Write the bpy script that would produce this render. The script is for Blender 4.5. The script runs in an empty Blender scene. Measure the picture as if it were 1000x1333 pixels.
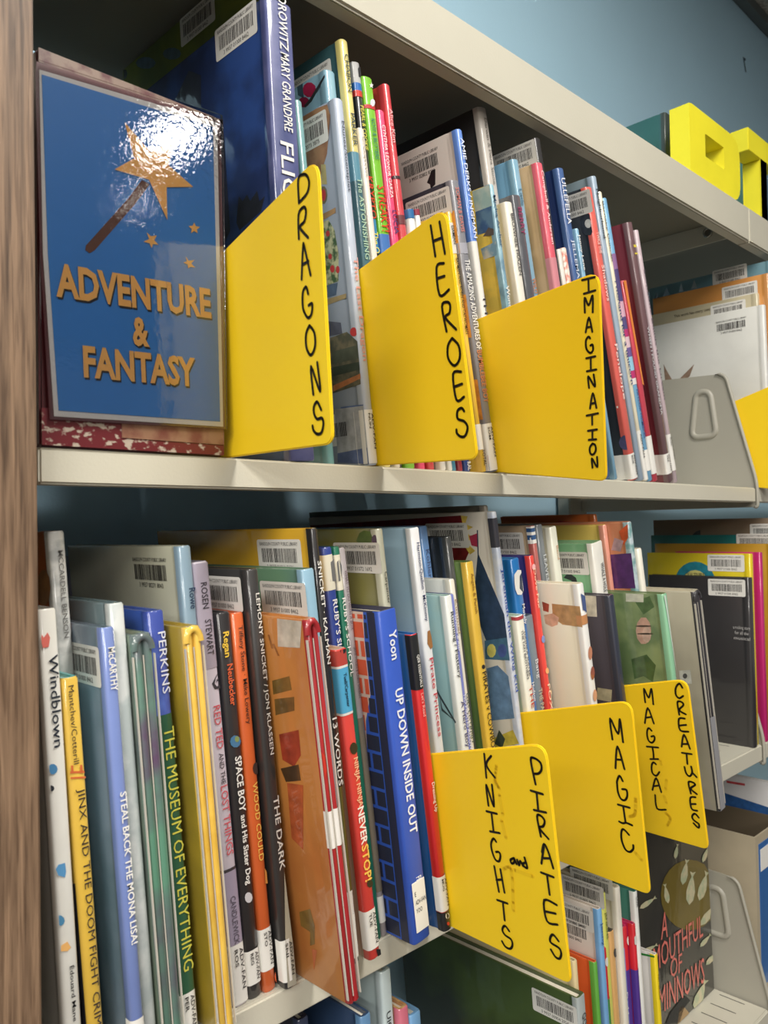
import bpy, bmesh, math, random
from mathutils import Matrix, Vector
random.seed(7)
C = bpy.context.scene.collection
SC = bpy.context.scene

# ---------------------------------------------------------------- camera
F_PX = 1059.77                      # focal length in pixels of the 1000x1333 frame
EX = Vector((0.7138, 0.0017, 0.7004)); EY = Vector((-0.7002, 0.0259, 0.7135))
EX.normalize(); EY = (EY - EX * EX.dot(EY)).normalized(); EZ = EX.cross(EY)
M = Matrix((EX, EY, EZ))            # camera frame (right, down, forward) -> world
EYE = Vector((0, -0.43, 1.30))
right, down, fwd = M.col[0], M.col[1], M.col[2]
cam_d = bpy.data.cameras.new('camera')
cam = bpy.data.objects.new('camera', cam_d); C.objects.link(cam); SC.camera = cam
R3 = Matrix((right, -down, -fwd)).transposed()
cam.matrix_world = Matrix.Translation(EYE) @ R3.to_4x4()
cam_d.sensor_fit = 'HORIZONTAL'; cam_d.sensor_width = 36; cam_d.lens = F_PX * 36 / 1000
cam_d.clip_start = 0.02
cam_d.dof.use_dof = True; cam_d.dof.focus_distance = 0.66; cam_d.dof.aperture_fstop = 22

# ---------------------------------------------------------------- light and exposure
w = bpy.data.worlds.new('room_light'); SC.world = w; w.use_nodes = True
w.node_tree.nodes['Background'].inputs[0].default_value = (1.0, 0.97, 0.93, 1)
w.node_tree.nodes['Background'].inputs[1].default_value = 0.17
SC.view_settings.view_transform = 'Standard'; SC.view_settings.look = 'None'
SC.view_settings.gamma = 1; SC.view_settings.use_curve_mapping = False
SC.view_settings.exposure = 0.06
LAMP_POWER = 25.0
LAMPS = [(1.24, -1.72, 1), (1.38, -2.20, 3), (.50, -.98, 2), (-1.35, -1.25, 0), (-1.35, -3.1, 0), (-3.0, -1.6, 0), (-2.8, -3.3, 0)]  # the lamp directly in front is added to brighten shelf fronts and wall
CEIL = 2.50; WALL_Y = 0.30

# ---------------------------------------------------------------- helpers
def S(c):
    return tuple((v / 255 / 12.92 if v / 255 <= .04045 else ((v / 255 + .055) / 1.055) ** 2.4) for v in c[:3]) + (1,)
def ray(px, py): return M @ Vector((px - 500, py - 666.5, F_PX))
def at_y(px, py, y=0.0):
    r = ray(px, py); return EYE + r * ((y - EYE.y) / r.y)
def at_x(px, py, x):
    r = ray(px, py); return EYE + r * (x / r.x)
def at_z(px, py, z):
    r = ray(px, py); return EYE + r * ((z - EYE.z) / r.z)
def pix(p):
    c = M.transposed() @ (Vector(p) - EYE); return 500 + F_PX * c.x / c.z, 666.5 + F_PX * c.y / c.z

_m = {}
def mat(c, rough=.45, coat=0.0, var=.0, scale=30, c2=None, bump=0.0, bscale=200, metal=0, emit=0, stretch=(1, 1, 1), thr=None):
    """colour with optional second colour mixed in by noise, clear film coat and fine relief"""
    k = (tuple(c), rough, coat, var, scale, c2, bump, bscale, metal, emit, stretch, thr)
    if k in _m: return _m[k]
    m = bpy.data.materials.new('paint'); m.use_nodes = True
    nt = m.node_tree; b = nt.nodes['Principled BSDF']
    b.inputs['Base Color'].default_value = S(c); b.inputs['Roughness'].default_value = rough
    b.inputs['Metallic'].default_value = metal
    if coat:
        b.inputs['Coat Weight'].default_value = coat; b.inputs['Coat Roughness'].default_value = .08
    if emit:
        b.inputs['Emission Color'].default_value = S(c); b.inputs['Emission Strength'].default_value = emit
    if var or c2 or bump or coat:
        tc = nt.nodes.new('ShaderNodeTexCoord'); mp = nt.nodes.new('ShaderNodeMapping'); mp.inputs['Scale'].default_value = stretch
        nt.links.new(tc.outputs['Object'], mp.inputs['Vector'])
    if var or c2:
        n = nt.nodes.new('ShaderNodeTexNoise'); n.inputs['Scale'].default_value = scale; n.inputs['Detail'].default_value = 4
        nt.links.new(mp.outputs['Vector'], n.inputs['Vector'])
        r = nt.nodes.new('ShaderNodeValToRGB')
        lo, hi = thr if thr else ((.42, .58) if c2 else (.3, .7))
        r.color_ramp.elements[0].position = lo; r.color_ramp.elements[1].position = hi
        if c2:
            r.color_ramp.elements[0].color = S(c); r.color_ramp.elements[1].color = S(c2)
        else:
            a = S(c)
            r.color_ramp.elements[0].color = tuple(x * (1 - var) for x in a[:3]) + (1,)
            r.color_ramp.elements[1].color = tuple(min(1, x * (1 + var)) for x in a[:3]) + (1,)
        nt.links.new(n.outputs['Fac'], r.inputs['Fac']); nt.links.new(r.outputs['Color'], b.inputs['Base Color'])
    if bump:
        n2 = nt.nodes.new('ShaderNodeTexNoise'); n2.inputs['Scale'].default_value = bscale
        nt.links.new(mp.outputs['Vector'], n2.inputs['Vector'])
        bp = nt.nodes.new('ShaderNodeBump'); bp.inputs['Strength'].default_value = bump; bp.inputs['Distance'].default_value = .0006
        nt.links.new(n2.outputs['Fac'], bp.inputs['Height']); nt.links.new(bp.outputs['Normal'], b.inputs['Normal'])
    if coat:                                            # slightly rippled clear library film
        n3 = nt.nodes.new('ShaderNodeTexNoise'); n3.inputs['Scale'].default_value = 38
        m3 = nt.nodes.new('ShaderNodeMapping'); m3.inputs['Scale'].default_value = (1, 1, .35)
        nt.links.new(tc.outputs['Object'], m3.inputs['Vector']); nt.links.new(m3.outputs['Vector'], n3.inputs['Vector'])
        b3 = nt.nodes.new('ShaderNodeBump'); b3.inputs['Strength'].default_value = .5; b3.inputs['Distance'].default_value = .0025
        nt.links.new(n3.outputs['Fac'], b3.inputs['Height']); nt.links.new(b3.outputs['Normal'], b.inputs['Coat Normal'])
    _m[k] = m; return m

def film_mat(strength=.14, scale=90, bump=.9):
    k = ('film', strength, scale, bump)
    if k in _m: return _m[k]
    m = bpy.data.materials.new('clear_film'); m.use_nodes = True; nt = m.node_tree; nt.nodes.clear()
    o = nt.nodes.new('ShaderNodeOutputMaterial'); mx = nt.nodes.new('ShaderNodeMixShader')
    t = nt.nodes.new('ShaderNodeBsdfTransparent'); g = nt.nodes.new('ShaderNodeBsdfGlossy'); g.inputs['Roughness'].default_value = .03
    f = nt.nodes.new('ShaderNodeFresnel'); f.inputs['IOR'].default_value = 1.5
    tc = nt.nodes.new('ShaderNodeTexCoord'); n = nt.nodes.new('ShaderNodeTexNoise'); n.inputs['Scale'].default_value = scale; n.inputs['Detail'].default_value = 3
    b = nt.nodes.new('ShaderNodeBump'); b.inputs['Strength'].default_value = bump; b.inputs['Distance'].default_value = .0016
    nt.links.new(tc.outputs['Object'], n.inputs['Vector']); nt.links.new(n.outputs['Fac'], b.inputs['Height'])
    nt.links.new(b.outputs['Normal'], g.inputs['Normal']); nt.links.new(b.outputs['Normal'], f.inputs['Normal'])
    nt.links.new(f.outputs['Fac'], mx.inputs['Fac']); nt.links.new(t.outputs[0], mx.inputs[1]); nt.links.new(g.outputs[0], mx.inputs[2])
    nt.links.new(mx.outputs[0], o.inputs[0]); _m[k] = m; return m

def put(name, verts, faces, mats, parent=None, loc=None, idx=None, smooth=None):
    me = bpy.data.meshes.new(name); me.from_pydata([tuple(v) for v in verts], [], faces)
    if not isinstance(mats, (list, tuple)): mats = [mats]
    for m in mats: me.materials.append(m)
    if idx: me.polygons.foreach_set('material_index', idx)
    if smooth:
        me.shade_smooth(); me.set_sharp_from_angle(angle=math.radians(smooth))
    me.update()
    o = bpy.data.objects.new(name, me); C.objects.link(o)
    if parent: o.parent = parent
    if loc is not None: o.location = loc
    return o

def put_bm(name, bm, m, parent=None, loc=None, smooth=None):
    bmesh.ops.recalc_face_normals(bm, faces=bm.faces)
    me = bpy.data.meshes.new(name); bm.to_mesh(me); bm.free()
    for x in (m if isinstance(m, (list, tuple)) else [m]): me.materials.append(x)
    if smooth:
        me.shade_smooth(); me.set_sharp_from_angle(angle=math.radians(smooth))
    o = bpy.data.objects.new(name, me); C.objects.link(o)
    if parent: o.parent = parent
    if loc is not None: o.location = loc
    return o

def box_bm(x0, x1, y0, y1, z0, z1, bevel=0, bm=None, seg=2):
    bm = bm or bmesh.new()
    vs = [bm.verts.new(p) for p in ((x0, y0, z0), (x1, y0, z0), (x1, y1, z0), (x0, y1, z0), (x0, y0, z1), (x1, y0, z1), (x1, y1, z1), (x0, y1, z1))]
    fs = [bm.faces.new([vs[i] for i in f]) for f in ((0, 3, 2, 1), (4, 5, 6, 7), (0, 1, 5, 4), (1, 2, 6, 5), (2, 3, 7, 6), (3, 0, 4, 7))]
    if bevel:
        es = set(e for f in fs for e in f.edges)
        bmesh.ops.bevel(bm, geom=list(es), offset=bevel, segments=seg, affect='EDGES')
    return bm
def box(name, x0, x1, y0, y1, z0, z1, m, parent=None, bevel=0, loc=None):
    return put_bm(name, box_bm(x0, x1, y0, y1, z0, z1, bevel), m, parent, loc, smooth=40 if bevel else None)

def thing(name, label, cat, loc=(0, 0, 0), rot=(0, 0, 0), group=None):
    o = bpy.data.objects.new(name, None); C.objects.link(o); o.location = loc; o.rotation_euler = rot
    o.empty_display_size = .02
    o['label'] = label; o['category'] = cat
    if group: o['group'] = group
    return o
def tag(o, label, cat, group=None):
    o['label'] = label; o['category'] = cat
    if group: o['group'] = group
    return o
def struct(o): o['kind'] = 'structure'; return o

class Frame:
    """local frame of a thing: origin + rotation; plane() turns a pixel of the photograph into local coordinates on one of its faces"""
    def __init__(s, o, R): s.o, s.R = Vector(o), R.copy()
    def local(s, p): return s.R.transposed() @ (Vector(p) - s.o)
    def world(s, p): return s.o + s.R @ Vector(p)
    def hit(s, px, py, axis, val=0.0):
        n = s.R.col[axis]; r = ray(px, py)
        k = (s.o + n * val - EYE).dot(n) / r.dot(n)
        return s.local(EYE + r * k)
    def z_on(s, x, y, py, lo=-.1, hi=.5):
        for _ in range(40):
            m = (lo + hi) / 2
            if pix(s.world((x, y, m)))[1] > py: lo = m
            else: hi = m
        return m
# a face of a frame: (axis, outward offset); 2-D coordinates (u to the viewer's right, v up)
def to2(face, p): return (p.x, p.z) if face == 'spine' else (-p.y, p.z)
def to3(face, u, v, off): return (u, -off, v) if face == 'spine' else (-off, -u, v)
def px2(fr, face, px, py, base=0.0):
    p = fr.hit(px, py, 1 if face == 'spine' else 0, base); return to2(face, p)

def poly(name, fr, parent, face, pts, m, off=.0003, base=0.0, uv=False, clip=None):
    """flat printed shape; pts are pixels unless uv"""
    q = [p if uv else px2(fr, face, *p, base) for p in pts]
    if clip: q = [(min(max(u, clip[0]), clip[1]), min(max(v, clip[2]), clip[3])) for u, v in q]
    vs = [Vector(to3(face, u, v, off - base)) for u, v in q]
    a = sum(q[i][0] * q[(i + 1) % len(q)][1] - q[(i + 1) % len(q)][0] * q[i][1] for i in range(len(q)))
    if a < 0: vs.reverse()
    from mathutils.geometry import tessellate_polygon
    tri = tessellate_polygon([vs])
    return put(name, vs, [tuple(t) for t in tri], m, parent)

_tc = {}
def text_mesh(s, bold=0.0):
    k = (s, bold)
    if k in _tc: return _tc[k]
    cu = bpy.data.curves.new('lettering', 'FONT'); cu.body = s; cu.size = 1; cu.resolution_u = 2; cu.offset = bold
    o = bpy.data.objects.new('lettering', cu); C.objects.link(o)
    dg = bpy.context.evaluated_depsgraph_get(); dg.update()
    e = o.evaluated_get(dg); me = e.to_mesh()
    vs = [(v.co.x, v.co.y) for v in me.vertices]; fs = [tuple(p.vertices) for p in me.polygons]
    e.to_mesh_clear(); bpy.data.objects.remove(o); bpy.data.curves.remove(cu)
    _tc[k] = (vs, fs); return _tc[k]
def text_uv(name, parent, face, s, a, b, hh, m, off=.0006, base=0.0, bold=0.0, slant=0.0):
    """lettering from 2-D point a to b (centre line), letters hh high"""
    vs, fs = text_mesh(s, bold)
    if not vs: return None
    x0 = min(v[0] for v in vs); x1 = max(v[0] for v in vs); y0 = min(0, min(v[1] for v in vs) if 'y' not in s and 'g' not in s else 0); y1 = max(v[1] for v in vs)
    ux, uy = b[0] - a[0], b[1] - a[1]; L = math.hypot(ux, uy); ux /= L; uy /= L
    out = []
    for x, y in vs:
        p = (x - x0) / (x1 - x0) * L; q = ((y - y0) / (y1 - y0) - .5) * hh; p += q * slant
        out.append(to3(face, a[0] + ux * p - uy * q, a[1] + uy * p + ux * q, off - base))
    return put(name, out, fs, m, parent)

def strokes_uv(name, parent, face, lines, wd, m, off=.0005, base=0.0, smooth=True):
    """hand-drawn marker strokes: lines of 2-D points drawn as round-ended ribbons"""
    vs, fs = [], []
    for ln in lines:
        pts = [Vector(p) for p in ln]
        if smooth and len(pts) > 2:
            q = []
            for i in range(len(pts) - 1):
                p0 = pts[max(i - 1, 0)]; p1 = pts[i]; p2 = pts[i + 1]; p3 = pts[min(i + 2, len(pts) - 1)]
                for k in range(4):
                    t = k / 4
                    q.append(.5 * ((2 * p1) + (p2 - p0) * t + (2 * p0 - 5 * p1 + 4 * p2 - p3) * t * t + (3 * p1 - p0 - 3 * p2 + p3) * t ** 3))
            q.append(pts[-1]); pts = q
        for i, p in enumerate(pts):
            ww = wd * (1 + .12 * math.sin(i * 1.7 + len(vs)))
            n = len(vs)
            for k in range(8): vs.append(to3(face, p.x + ww / 2 * math.cos(k * math.pi / 4), p.y + ww / 2 * math.sin(k * math.pi / 4), off - base))
            fs.append(tuple(range(n, n + 8)))
            if i:
                d = pts[i] - pts[i - 1]
                if d.length < 1e-7: continue
                d.normalize(); e = Vector((-d.y, d.x)) * wd / 2; n = len(vs)
                for r in (pts[i - 1] + e, pts[i - 1] - e, pts[i] - e, pts[i] + e): vs.append(to3(face, r.x, r.y, off - base))
                fs.append((n, n + 1, n + 2, n + 3))
    return put(name, vs, fs, m, parent)

WHITE_L = None
LABEL = mat((232, 230, 224), .5, var=.02); INK = mat((30, 28, 28), .6); INKW = mat((238, 236, 230), .5)
PAGES = mat((226, 218, 200), .8, var=.06, scale=1, stretch=(900, 4, 4))
def barcode(fr, parent, face, uc, vc, base=0.0, wd=.05, ht=.0225, num='3 9937 01000 8462', m=None, text=True, clear=False):
    if not clear:
        r = .002; pts = []
        for cx, cy, a0 in ((wd / 2 - r, ht / 2 - r, 0), (-wd / 2 + r, ht / 2 - r, 90), (-wd / 2 + r, -ht / 2 + r, 180), (wd / 2 - r, -ht / 2 + r, 270)):
            for k in range(4):
                a = math.radians(a0 + k * 30); pts.append((uc + cx + r * math.cos(a), vc + cy + r * math.sin(a)))
        lb = poly('barcode_label', fr, parent, face, pts, m or LABEL, .0003, base, uv=True); par = lb
    else: par = parent
    vs, fs = [], []; u = uc - wd * .40; rnd = random.Random(int(uc * 1e5) ^ int(vc * 1e5))
    while u < uc + wd * .40:
        a = rnd.choice((.00035, .0005, .0009)); n = len(vs)
        for q in ((u, vc - ht * .22), (u + a, vc - ht * .22), (u + a, vc + ht * .22), (u, vc + ht * .22)): vs.append(to3(face, q[0], q[1], .00045 - base))
        fs.append((n, n + 1, n + 2, n + 3)); u += a + rnd.choice((.0004, .0006, .0008))
    put('barcode', vs, fs, INK, par)
    if text:
        text_uv('label_text', par, face, 'RANDOLPH COUNTY PUBLIC LIBRARY', (uc - wd * .43, vc + ht * .36), (uc + wd * .43, vc + ht * .36), ht * .11, INK, .00045, base)
        text_uv('label_number', par, face, num, (uc - wd * .3, vc - ht * .36), (uc + wd * .3, vc - ht * .36), ht * .13, INK, .00045, base)

# ---------------------------------------------------------------- books
def spine_profile(t, d, dbl):
    """outer outline of a cover seen from above, from the back of the left board round the spine to the back of the right board"""
    if dbl:
        P = [(0, d), (0, .05), (0, .012), (.0002, .004)]
        h = t / 2
        for c in (h / 2, h * 1.5):
            for k in range(7):
                a = math.pi - k * math.pi / 6
                P.append((c + (h / 2 - .0004) * math.cos(a), .0025 - .0025 * math.sin(a)))
        P += [(t - .0002, .004), (t, .012), (t, .05), (t, d)]
        return P
    r = min(.0022, t * .3)
    P = [(0, d), (0, .05), (0, .0125), (.0006, .0105), (.0007, .008), (0, .0062), (0, r)]
    for k in range(1, 4):
        a = math.pi + k * math.pi / 8; P.append((r + r * math.cos(a), r + r * math.sin(a) * .96))
    P += [(r, 0), (t / 2, -.0003), (t - r, 0)]
    for k in range(1, 4):
        a = 1.5 * math.pi + k * math.pi / 8; P.append((t - r + r * math.cos(a), r + r * math.sin(a) * .96))
    P += [(t, r), (t, .0125), (t, .05), (t, d)]
    return P
def wrap(name, prof, d_in, z0, z1, m, parent, off=.0004, side=0.0, both=False):
    """strip that follows the spine outline; side: how far it runs on to the left board"""
    pts = []
    for i, (x, y) in enumerate(prof):
        if y <= .0063 or (x < .002 and y <= side): pts.append(i)
    P = prof; out = []
    if side:
        out.append((-off, side))
        pts = [i for i in pts if P[i][1] <= side]
    for i in pts:
        a = P[max(i - 1, 0)]; b = P[min(i + 1, len(P) - 1)]
        dx, dy = b[0] - a[0], b[1] - a[1]; L = math.hypot(dx, dy) or 1
        nx, ny = dy / L, -dx / L                      # outline runs left-back -> front -> right-back, outside is on its right
        if nx * (P[i][0] - .5 * P[-1][0]) + ny * (P[i][1] - .03) < 0: nx, ny = -nx, -ny
        out.append((P[i][0] + nx * off, P[i][1] + ny * off))
    n = len(out); vs = [(x, y, z0) for x, y in out] + [(x, y, z1) for x, y in out]
    return put(name, vs, [(i, i + 1, n + i + 1, n + i) for i in range(n - 1)], m, parent, smooth=50)

def lean_rot(th): return Matrix.Rotation(-th, 3, 'Y')

def book(b, x, y, zs, th, t, h, d):
    """b: the description of one book, placed with its bottom left spine corner at x, y on the shelf zs"""
    root = thing('picture_book', b['label'], 'book', (x, y, zs), (0, -th, 0), b['group'])
    fr = Frame((x, y, zs), lean_rot(th)); b['frame'] = fr; b['root'] = root; b['t'] = t; b['h'] = h
    coat = b.get('coat', .9)
    sp = b['sp']; cv = b['cv']
    ms = mat(sp, .5, coat, **b.get('spv', {'var': .06})); mc = mat(cv, .5, coat, **b.get('cvv', {'var': .08, 'scale': 14}))
    P = spine_profile(t, d, b.get('dbl')); bd = min(.0024, t * .28)
    inner = [(min(max(px_, bd), t - bd), max(py_, bd + (.003 if b.get('dbl') else 0))) for px_, py_ in P]
    n = len(P); rows = []
    zz = [0, .0012, h - .0012, h]; sh = [.0006, 0, 0, .0006]
    vs = []
    for z, s in zip(zz, sh):
        for px_, py_ in P: vs.append((px_ + (s if px_ < t / 2 else -s), py_ + s, z))
    for z in (0, h):
        for px_, py_ in inner: vs.append((px_, py_, z))
    fs, ix = [], []
    for k in range(3):
        for i in range(n - 1):
            fs.append((k * n + i, k * n + i + 1, (k + 1) * n + i + 1, (k + 1) * n + i))
            on = max(P[i][1], P[i + 1][1]) < .0064
            ix.append(0 if on else 1)
    I0, I1 = 4 * n, 5 * n
    for i in range(n - 1):
        fs.append((I0 + i, I0 + i + 1, i + 1, i)); ix.append(1)
        fs.append((3 * n + i, 3 * n + i + 1, I1 + i + 1, I1 + i)); ix.append(1)
        fs.append((I0 + i + 1, I0 + i, I1 + i, I1 + i + 1)); ix.append(1)
    for i in (0, n - 1):
        fs.append((i, n + i, 2 * n + i, 3 * n + i, I1 + i, I0 + i)); ix.append(1)
    put('cover', vs, fs, [ms, mc], root, idx=ix, smooth=55)
    box('pages', bd, t - bd, bd + (.005 if b.get('dbl') else .003), d - .004, .003, h - .003, PAGES, root)
    # ---- printed parts
    def zc(py, x=None): return fr.z_on(t / 2 if x is None else x, 0, py)
    for a, c, col in b.get('bands', ()):
        wrap('spine_band', P, bd, max(zc(c), .0005), min(zc(a), h - .0004), mat(col, .5, coat, var=.05), root, .0003)
    if b.get('dbl'):
        for xx in (-.0003, t / 2, t + .0003):
            box('film_edge', xx - .00028, xx + .00028, -.0003 if xx != t / 2 else .0008, .0015, .004, h - .012, mat((206, 200, 188), .2, .5), root)
        vs2, fs2 = [], []
        for k in range(13):                       # the turned-in cloth at the head of the spine
            a = math.pi * k / 12; cx = t / 2 + (t * .42) * math.cos(a); cz = h - .009 + .0075 * math.sin(a)
            for j in range(6):
                q = j * math.pi / 3; rr = .0022
                vs2.append((cx + rr * math.cos(q) * math.cos(a), .0005 + rr * .8 * math.sin(q), cz + rr * math.cos(q) * math.sin(a)))
        for k in range(12):
            for j in range(6): fs2.append((k * 6 + j, k * 6 + (j + 1) % 6, k * 6 + 6 + (j + 1) % 6, k * 6 + 6 + j))
        put('head_cap', vs2, fs2, ms, root, smooth=60)
    for pts, col in b.get('cvp', ()):
        mm = col if not isinstance(col, tuple) else mat(col, .5, coat, var=.26, scale=110)
        poly('cover_art', fr, root, 'cover', pts, mm, .00012 + .00001 * b['cvp'].index((pts, col)), clip=(-d + .001, -.0008, .0006, h - .0006))
    for pts, col in b.get('spp', ()):
        mm = col if not isinstance(col, tuple) else mat(col, .5, coat, var=.05)
        poly('spine_art', fr, root, 'spine', pts, mm, .0005 + .00006 * b['spp'].index((pts, col)), clip=(.0004, t - .0004, .0006, h - .0006))
    for s, ya, yb, frac, col, off in b.get('tx', ()):
        X = t / 2 + off * t
        za, zb = zc(ya, X), zc(yb, X)
        zb = max(zb, .001)
        if za - zb < .004: continue
        text_uv('title', root, 'spine', s, (X, za), (X, zb), frac * t, mat(col, .5, 0), .0009, bold=b.get('bold', .008))
    if b.get('lab'):
        a, c, code = b['lab']; z1 = min(zc(a), h - .001); z0 = max(zc(c), .0015)
        lb = wrap('spine_label', P, bd, z0, z1, LABEL, root, .0004, side=b.get('labside', 0))
        hh = z1 - z0
        if code and t > .004:
            L = min(hh * .8, .026)
            two = t > .0065
            text_uv('label_text', lb, 'spine', 'ADV-FAN', (t * (.72 if two else .5), z1 - hh * .07), (t * (.72 if two else .5), z1 - hh * .07 - L), t * (.24 if two else .5), INK, .0012, bold=.01)
            if two: text_uv('label_text', lb, 'spine', code, (t * .36, z1 - hh * .07), (t * .36, z1 - hh * .07 - L * .42), t * .24, INK, .0012, bold=.01)
    for px_, py_, *o in (b['bar'] if isinstance(b.get('bar'), list) else [b['bar']] if b.get('bar') else []):
        u, v = px2(fr, 'cover', px_, py_)
        barcode(fr, root, 'cover', u, v, **(o[0] if o else {}))
    for s, pa, pb, hm, col in b.get('cvt', ()):
        text_uv('cover_text', root, 'cover', s, px2(fr, 'cover', *pa), px2(fr, 'cover', *pb), hm, mat(col, .5), .0008)
    return root

def interp(x, xs, ys):
    if x <= xs[0]: return ys[0]
    for i in range(len(xs) - 1):
        if x <= xs[i + 1]: return ys[i] + (ys[i + 1] - ys[i]) * (x - xs[i]) / (xs[i + 1] - xs[i])
    return ys[-1]
def place_row(row, zs, lean, lo=0.0, group=''):
    """stand the books of one shelf side by side; each rests against its left neighbour, its spine drawn back only as far as it must be to clear it"""
    prev = None
    for b in row:
        b.setdefault('group', group)
        def geo(y0):
            A = at_y(*b['tl'], y0); B = at_y(*b['tr'], y0); hv = A.z - zs
            if 'bl' in b: P0 = b['bl']; xb = P0[0]; th = math.atan2(xb - A.x, hv)
            else:
                th = math.radians(lean(A.x + .03)); xb = A.x + math.tan(th) * hv
            return hv, th, xb, (B.x - A.x) * math.cos(th) * .955
        def gap(g):
            if prev is None: return 1
            ph, pt, pxb, pw = prev
            R = lambda z: pxb + pw / math.cos(pt) - math.tan(pt) * z
            L = lambda z: g[2] - math.tan(g[1]) * z
            return min(L(z) - R(z) for z in (pw * math.sin(pt), min(ph, g[0]))) - b.get('space', 0)
        if 'bl' in b and len(b['bl']) > 1: y0 = b['bl'][1]
        elif 'y0' in b: y0 = b['y0']
        else:
            y0 = b.get('lo', lo)
            while gap(geo(y0)) < .0006 and y0 < .16: y0 += .0005
        g = geo(y0)
        if b.get('t'): g = (g[0], g[1], g[2], b['t'])
        g = (g[0], g[1], g[2], max(g[3], .003))
        gp = gap(g)
        if gp < 0 and prev is not None: print('ROW', b['key'], 'gap %.1fmm y0 %.3f' % (gp * 1000, y0))
        hv, th, xb, t = g
        h = hv / math.cos(th)
        d = b.get('d', .205)
        if b.get('far'):
            fr = Frame((xb, y0, zs), lean_rot(th)); d = min(max(fr.hit(b['far'][0], b['far'][1], 0, 0).y, .12), WALL_Y - .008 - y0)
        d = min(d, WALL_Y - .012 - y0)
        b['g'] = (xb, y0, th, t, h)
        book(b, xb, y0, zs, th, t, h, d)
        prev = g
        if b.get('skip'): prev = None

# ---------------------------------------------------------------- the room
WALL = mat((184, 222, 244), .75, var=.03, scale=3, bump=.25, bscale=260)
struct(put('wall_back', [(-4, WALL_Y, 0), (6, WALL_Y, 0), (6, WALL_Y, CEIL + .02), (-4, WALL_Y, CEIL + .02)], [(0, 1, 2, 3)], WALL))
struct(put('floor', [(-4, -5, 0), (6, -5, 0), (6, WALL_Y, 0), (-4, WALL_Y, 0)], [(0, 1, 2, 3)], mat((86, 78, 70), .9, c2=(66, 60, 56), scale=60)))
ceil = struct(put('ceiling', [(-4, -5, CEIL), (-4, WALL_Y, CEIL), (6, WALL_Y, CEIL), (6, -5, CEIL)], [(0, 1, 2, 3)], mat((196, 194, 186), .95, c2=(160, 158, 150), scale=120, bump=.6, bscale=150)))
trim = struct(box('trim_1', -4, 6, WALL_Y - .022, WALL_Y - .001, CEIL - .024, CEIL - .001, mat((96, 104, 104), .5)))
for i, y in enumerate((-.31, -1.52, -2.13, -2.74)):
    struct(box('trim_%d' % (i + 2), -4, 6, y - .012, y + .012, CEIL - .006, CEIL - .001, mat((150, 150, 146), .5)))
p = at_y(967, 74, WALL_Y); q = [(0, 0), (.016, .002), (.014, -.004), (.008, -.006), (.018, -.03), (.012, -.03), (.003, -.008)]
put('scuff_mark', [(p.x + a, WALL_Y - .0008, p.z + c) for a, c in q], [tuple(reversed(range(7)))], mat((70, 96, 112), .6), bpy.data.objects['wall_back'])
WP = [o for o in C.objects if o.name == 'wall_back'][0]

for i, (x, y, r) in enumerate(LAMPS):
    L = thing('ceiling_light', ['narrow ceiling light in front of the shelves to the right', 'tiny ceiling light farthest right from the shelves', 'ceiling light panel directly in front of the shelves', 'ceiling light panel nearest the shelves on the left', 'ceiling light panel behind the nearest left one', 'ceiling light panel at the far left near the shelves', 'ceiling light panel at the far left away from the shelves'][i], 'ceiling light', (x, y, CEIL - .002), group='ceiling lights')
    w2, l2 = ((.3, .6), (.055, .11), (.15, .6), (.02, .035))[r]
    box('frame', -w2 - .03, w2 + .03, -l2 - .03, l2 + .03, -.03, 0, mat((225, 225, 222), .5), L)
    put('diffuser', [(-w2, -l2, -.031), (-w2, l2, -.031), (w2, l2, -.031), (w2, -l2, -.031)], [(0, 1, 2, 3)], mat((255, 250, 242), .6, emit=LAMP_POWER), L)

# ---------------------------------------------------------------- the bookcase
Z_M, Z_L, Z_B = 1.3457, 1.0025, .652
Z_CT, Z_CB = 1.7262, 1.6785
STEEL = mat((204, 200, 184), .42, var=.03, scale=9, bump=.15, bscale=500)
case = thing('bookcase', 'cream steel library shelving with wood grain end panel against blue wall', 'shelving', (.165, 0, 0))
K = Vector((.165, 0, 0))
def cbox(name, x0, x1, y0, y1, z0, z1, m, bevel=0, parent=case): return box(name, x0 - K.x, x1 - K.x, y0, y1, z0, z1, m, parent, bevel)
BAY = 1.125
def shelf(x0, x1, z, lip):
    bm = bmesh.new()
    box_bm(x0 - K.x, x1 - K.x, 0, .0045, z - lip, z - .0002, .0013, bm, 3)
    box_bm(x0 - K.x + .0005, x1 - K.x - .0005, .0035, .268, z - .004, z, 0, bm)
    box_bm(x0 - K.x + .001, x1 - K.x - .001, .004, .018, z - lip + .0002, z - lip + .0018, 0, bm)
    s = put_bm('shelf', bm, STEEL, case, smooth=40)
    return s
for z, lip in ((Z_M, .0195), (Z_L, .0215), (Z_B, .0215), (.32, .0215)):
    s1 = shelf(.1695, BAY - .003, z, lip); s2 = shelf(BAY + .004, 2.06, z, lip)
    vs, fs = [], []
    for s_ in range(64):
        x = .2 + s_ * .0285
        if abs(x - BAY) < .012: continue
        for y0_, ln in ((.028, .034), (.095, .034), (.165, .034)):
            n = len(vs)
            for a, c in ((0, 0), (.0016, 0), (.0016, ln), (0, ln)): vs.append((x - K.x + a, y0_ + c, z + .00006))
            fs.append((n, n + 1, n + 2, n + 3))
    put('divider_slots', vs, fs, mat((40, 38, 36), .8), case)['kind'] = 'stuff'
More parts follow.
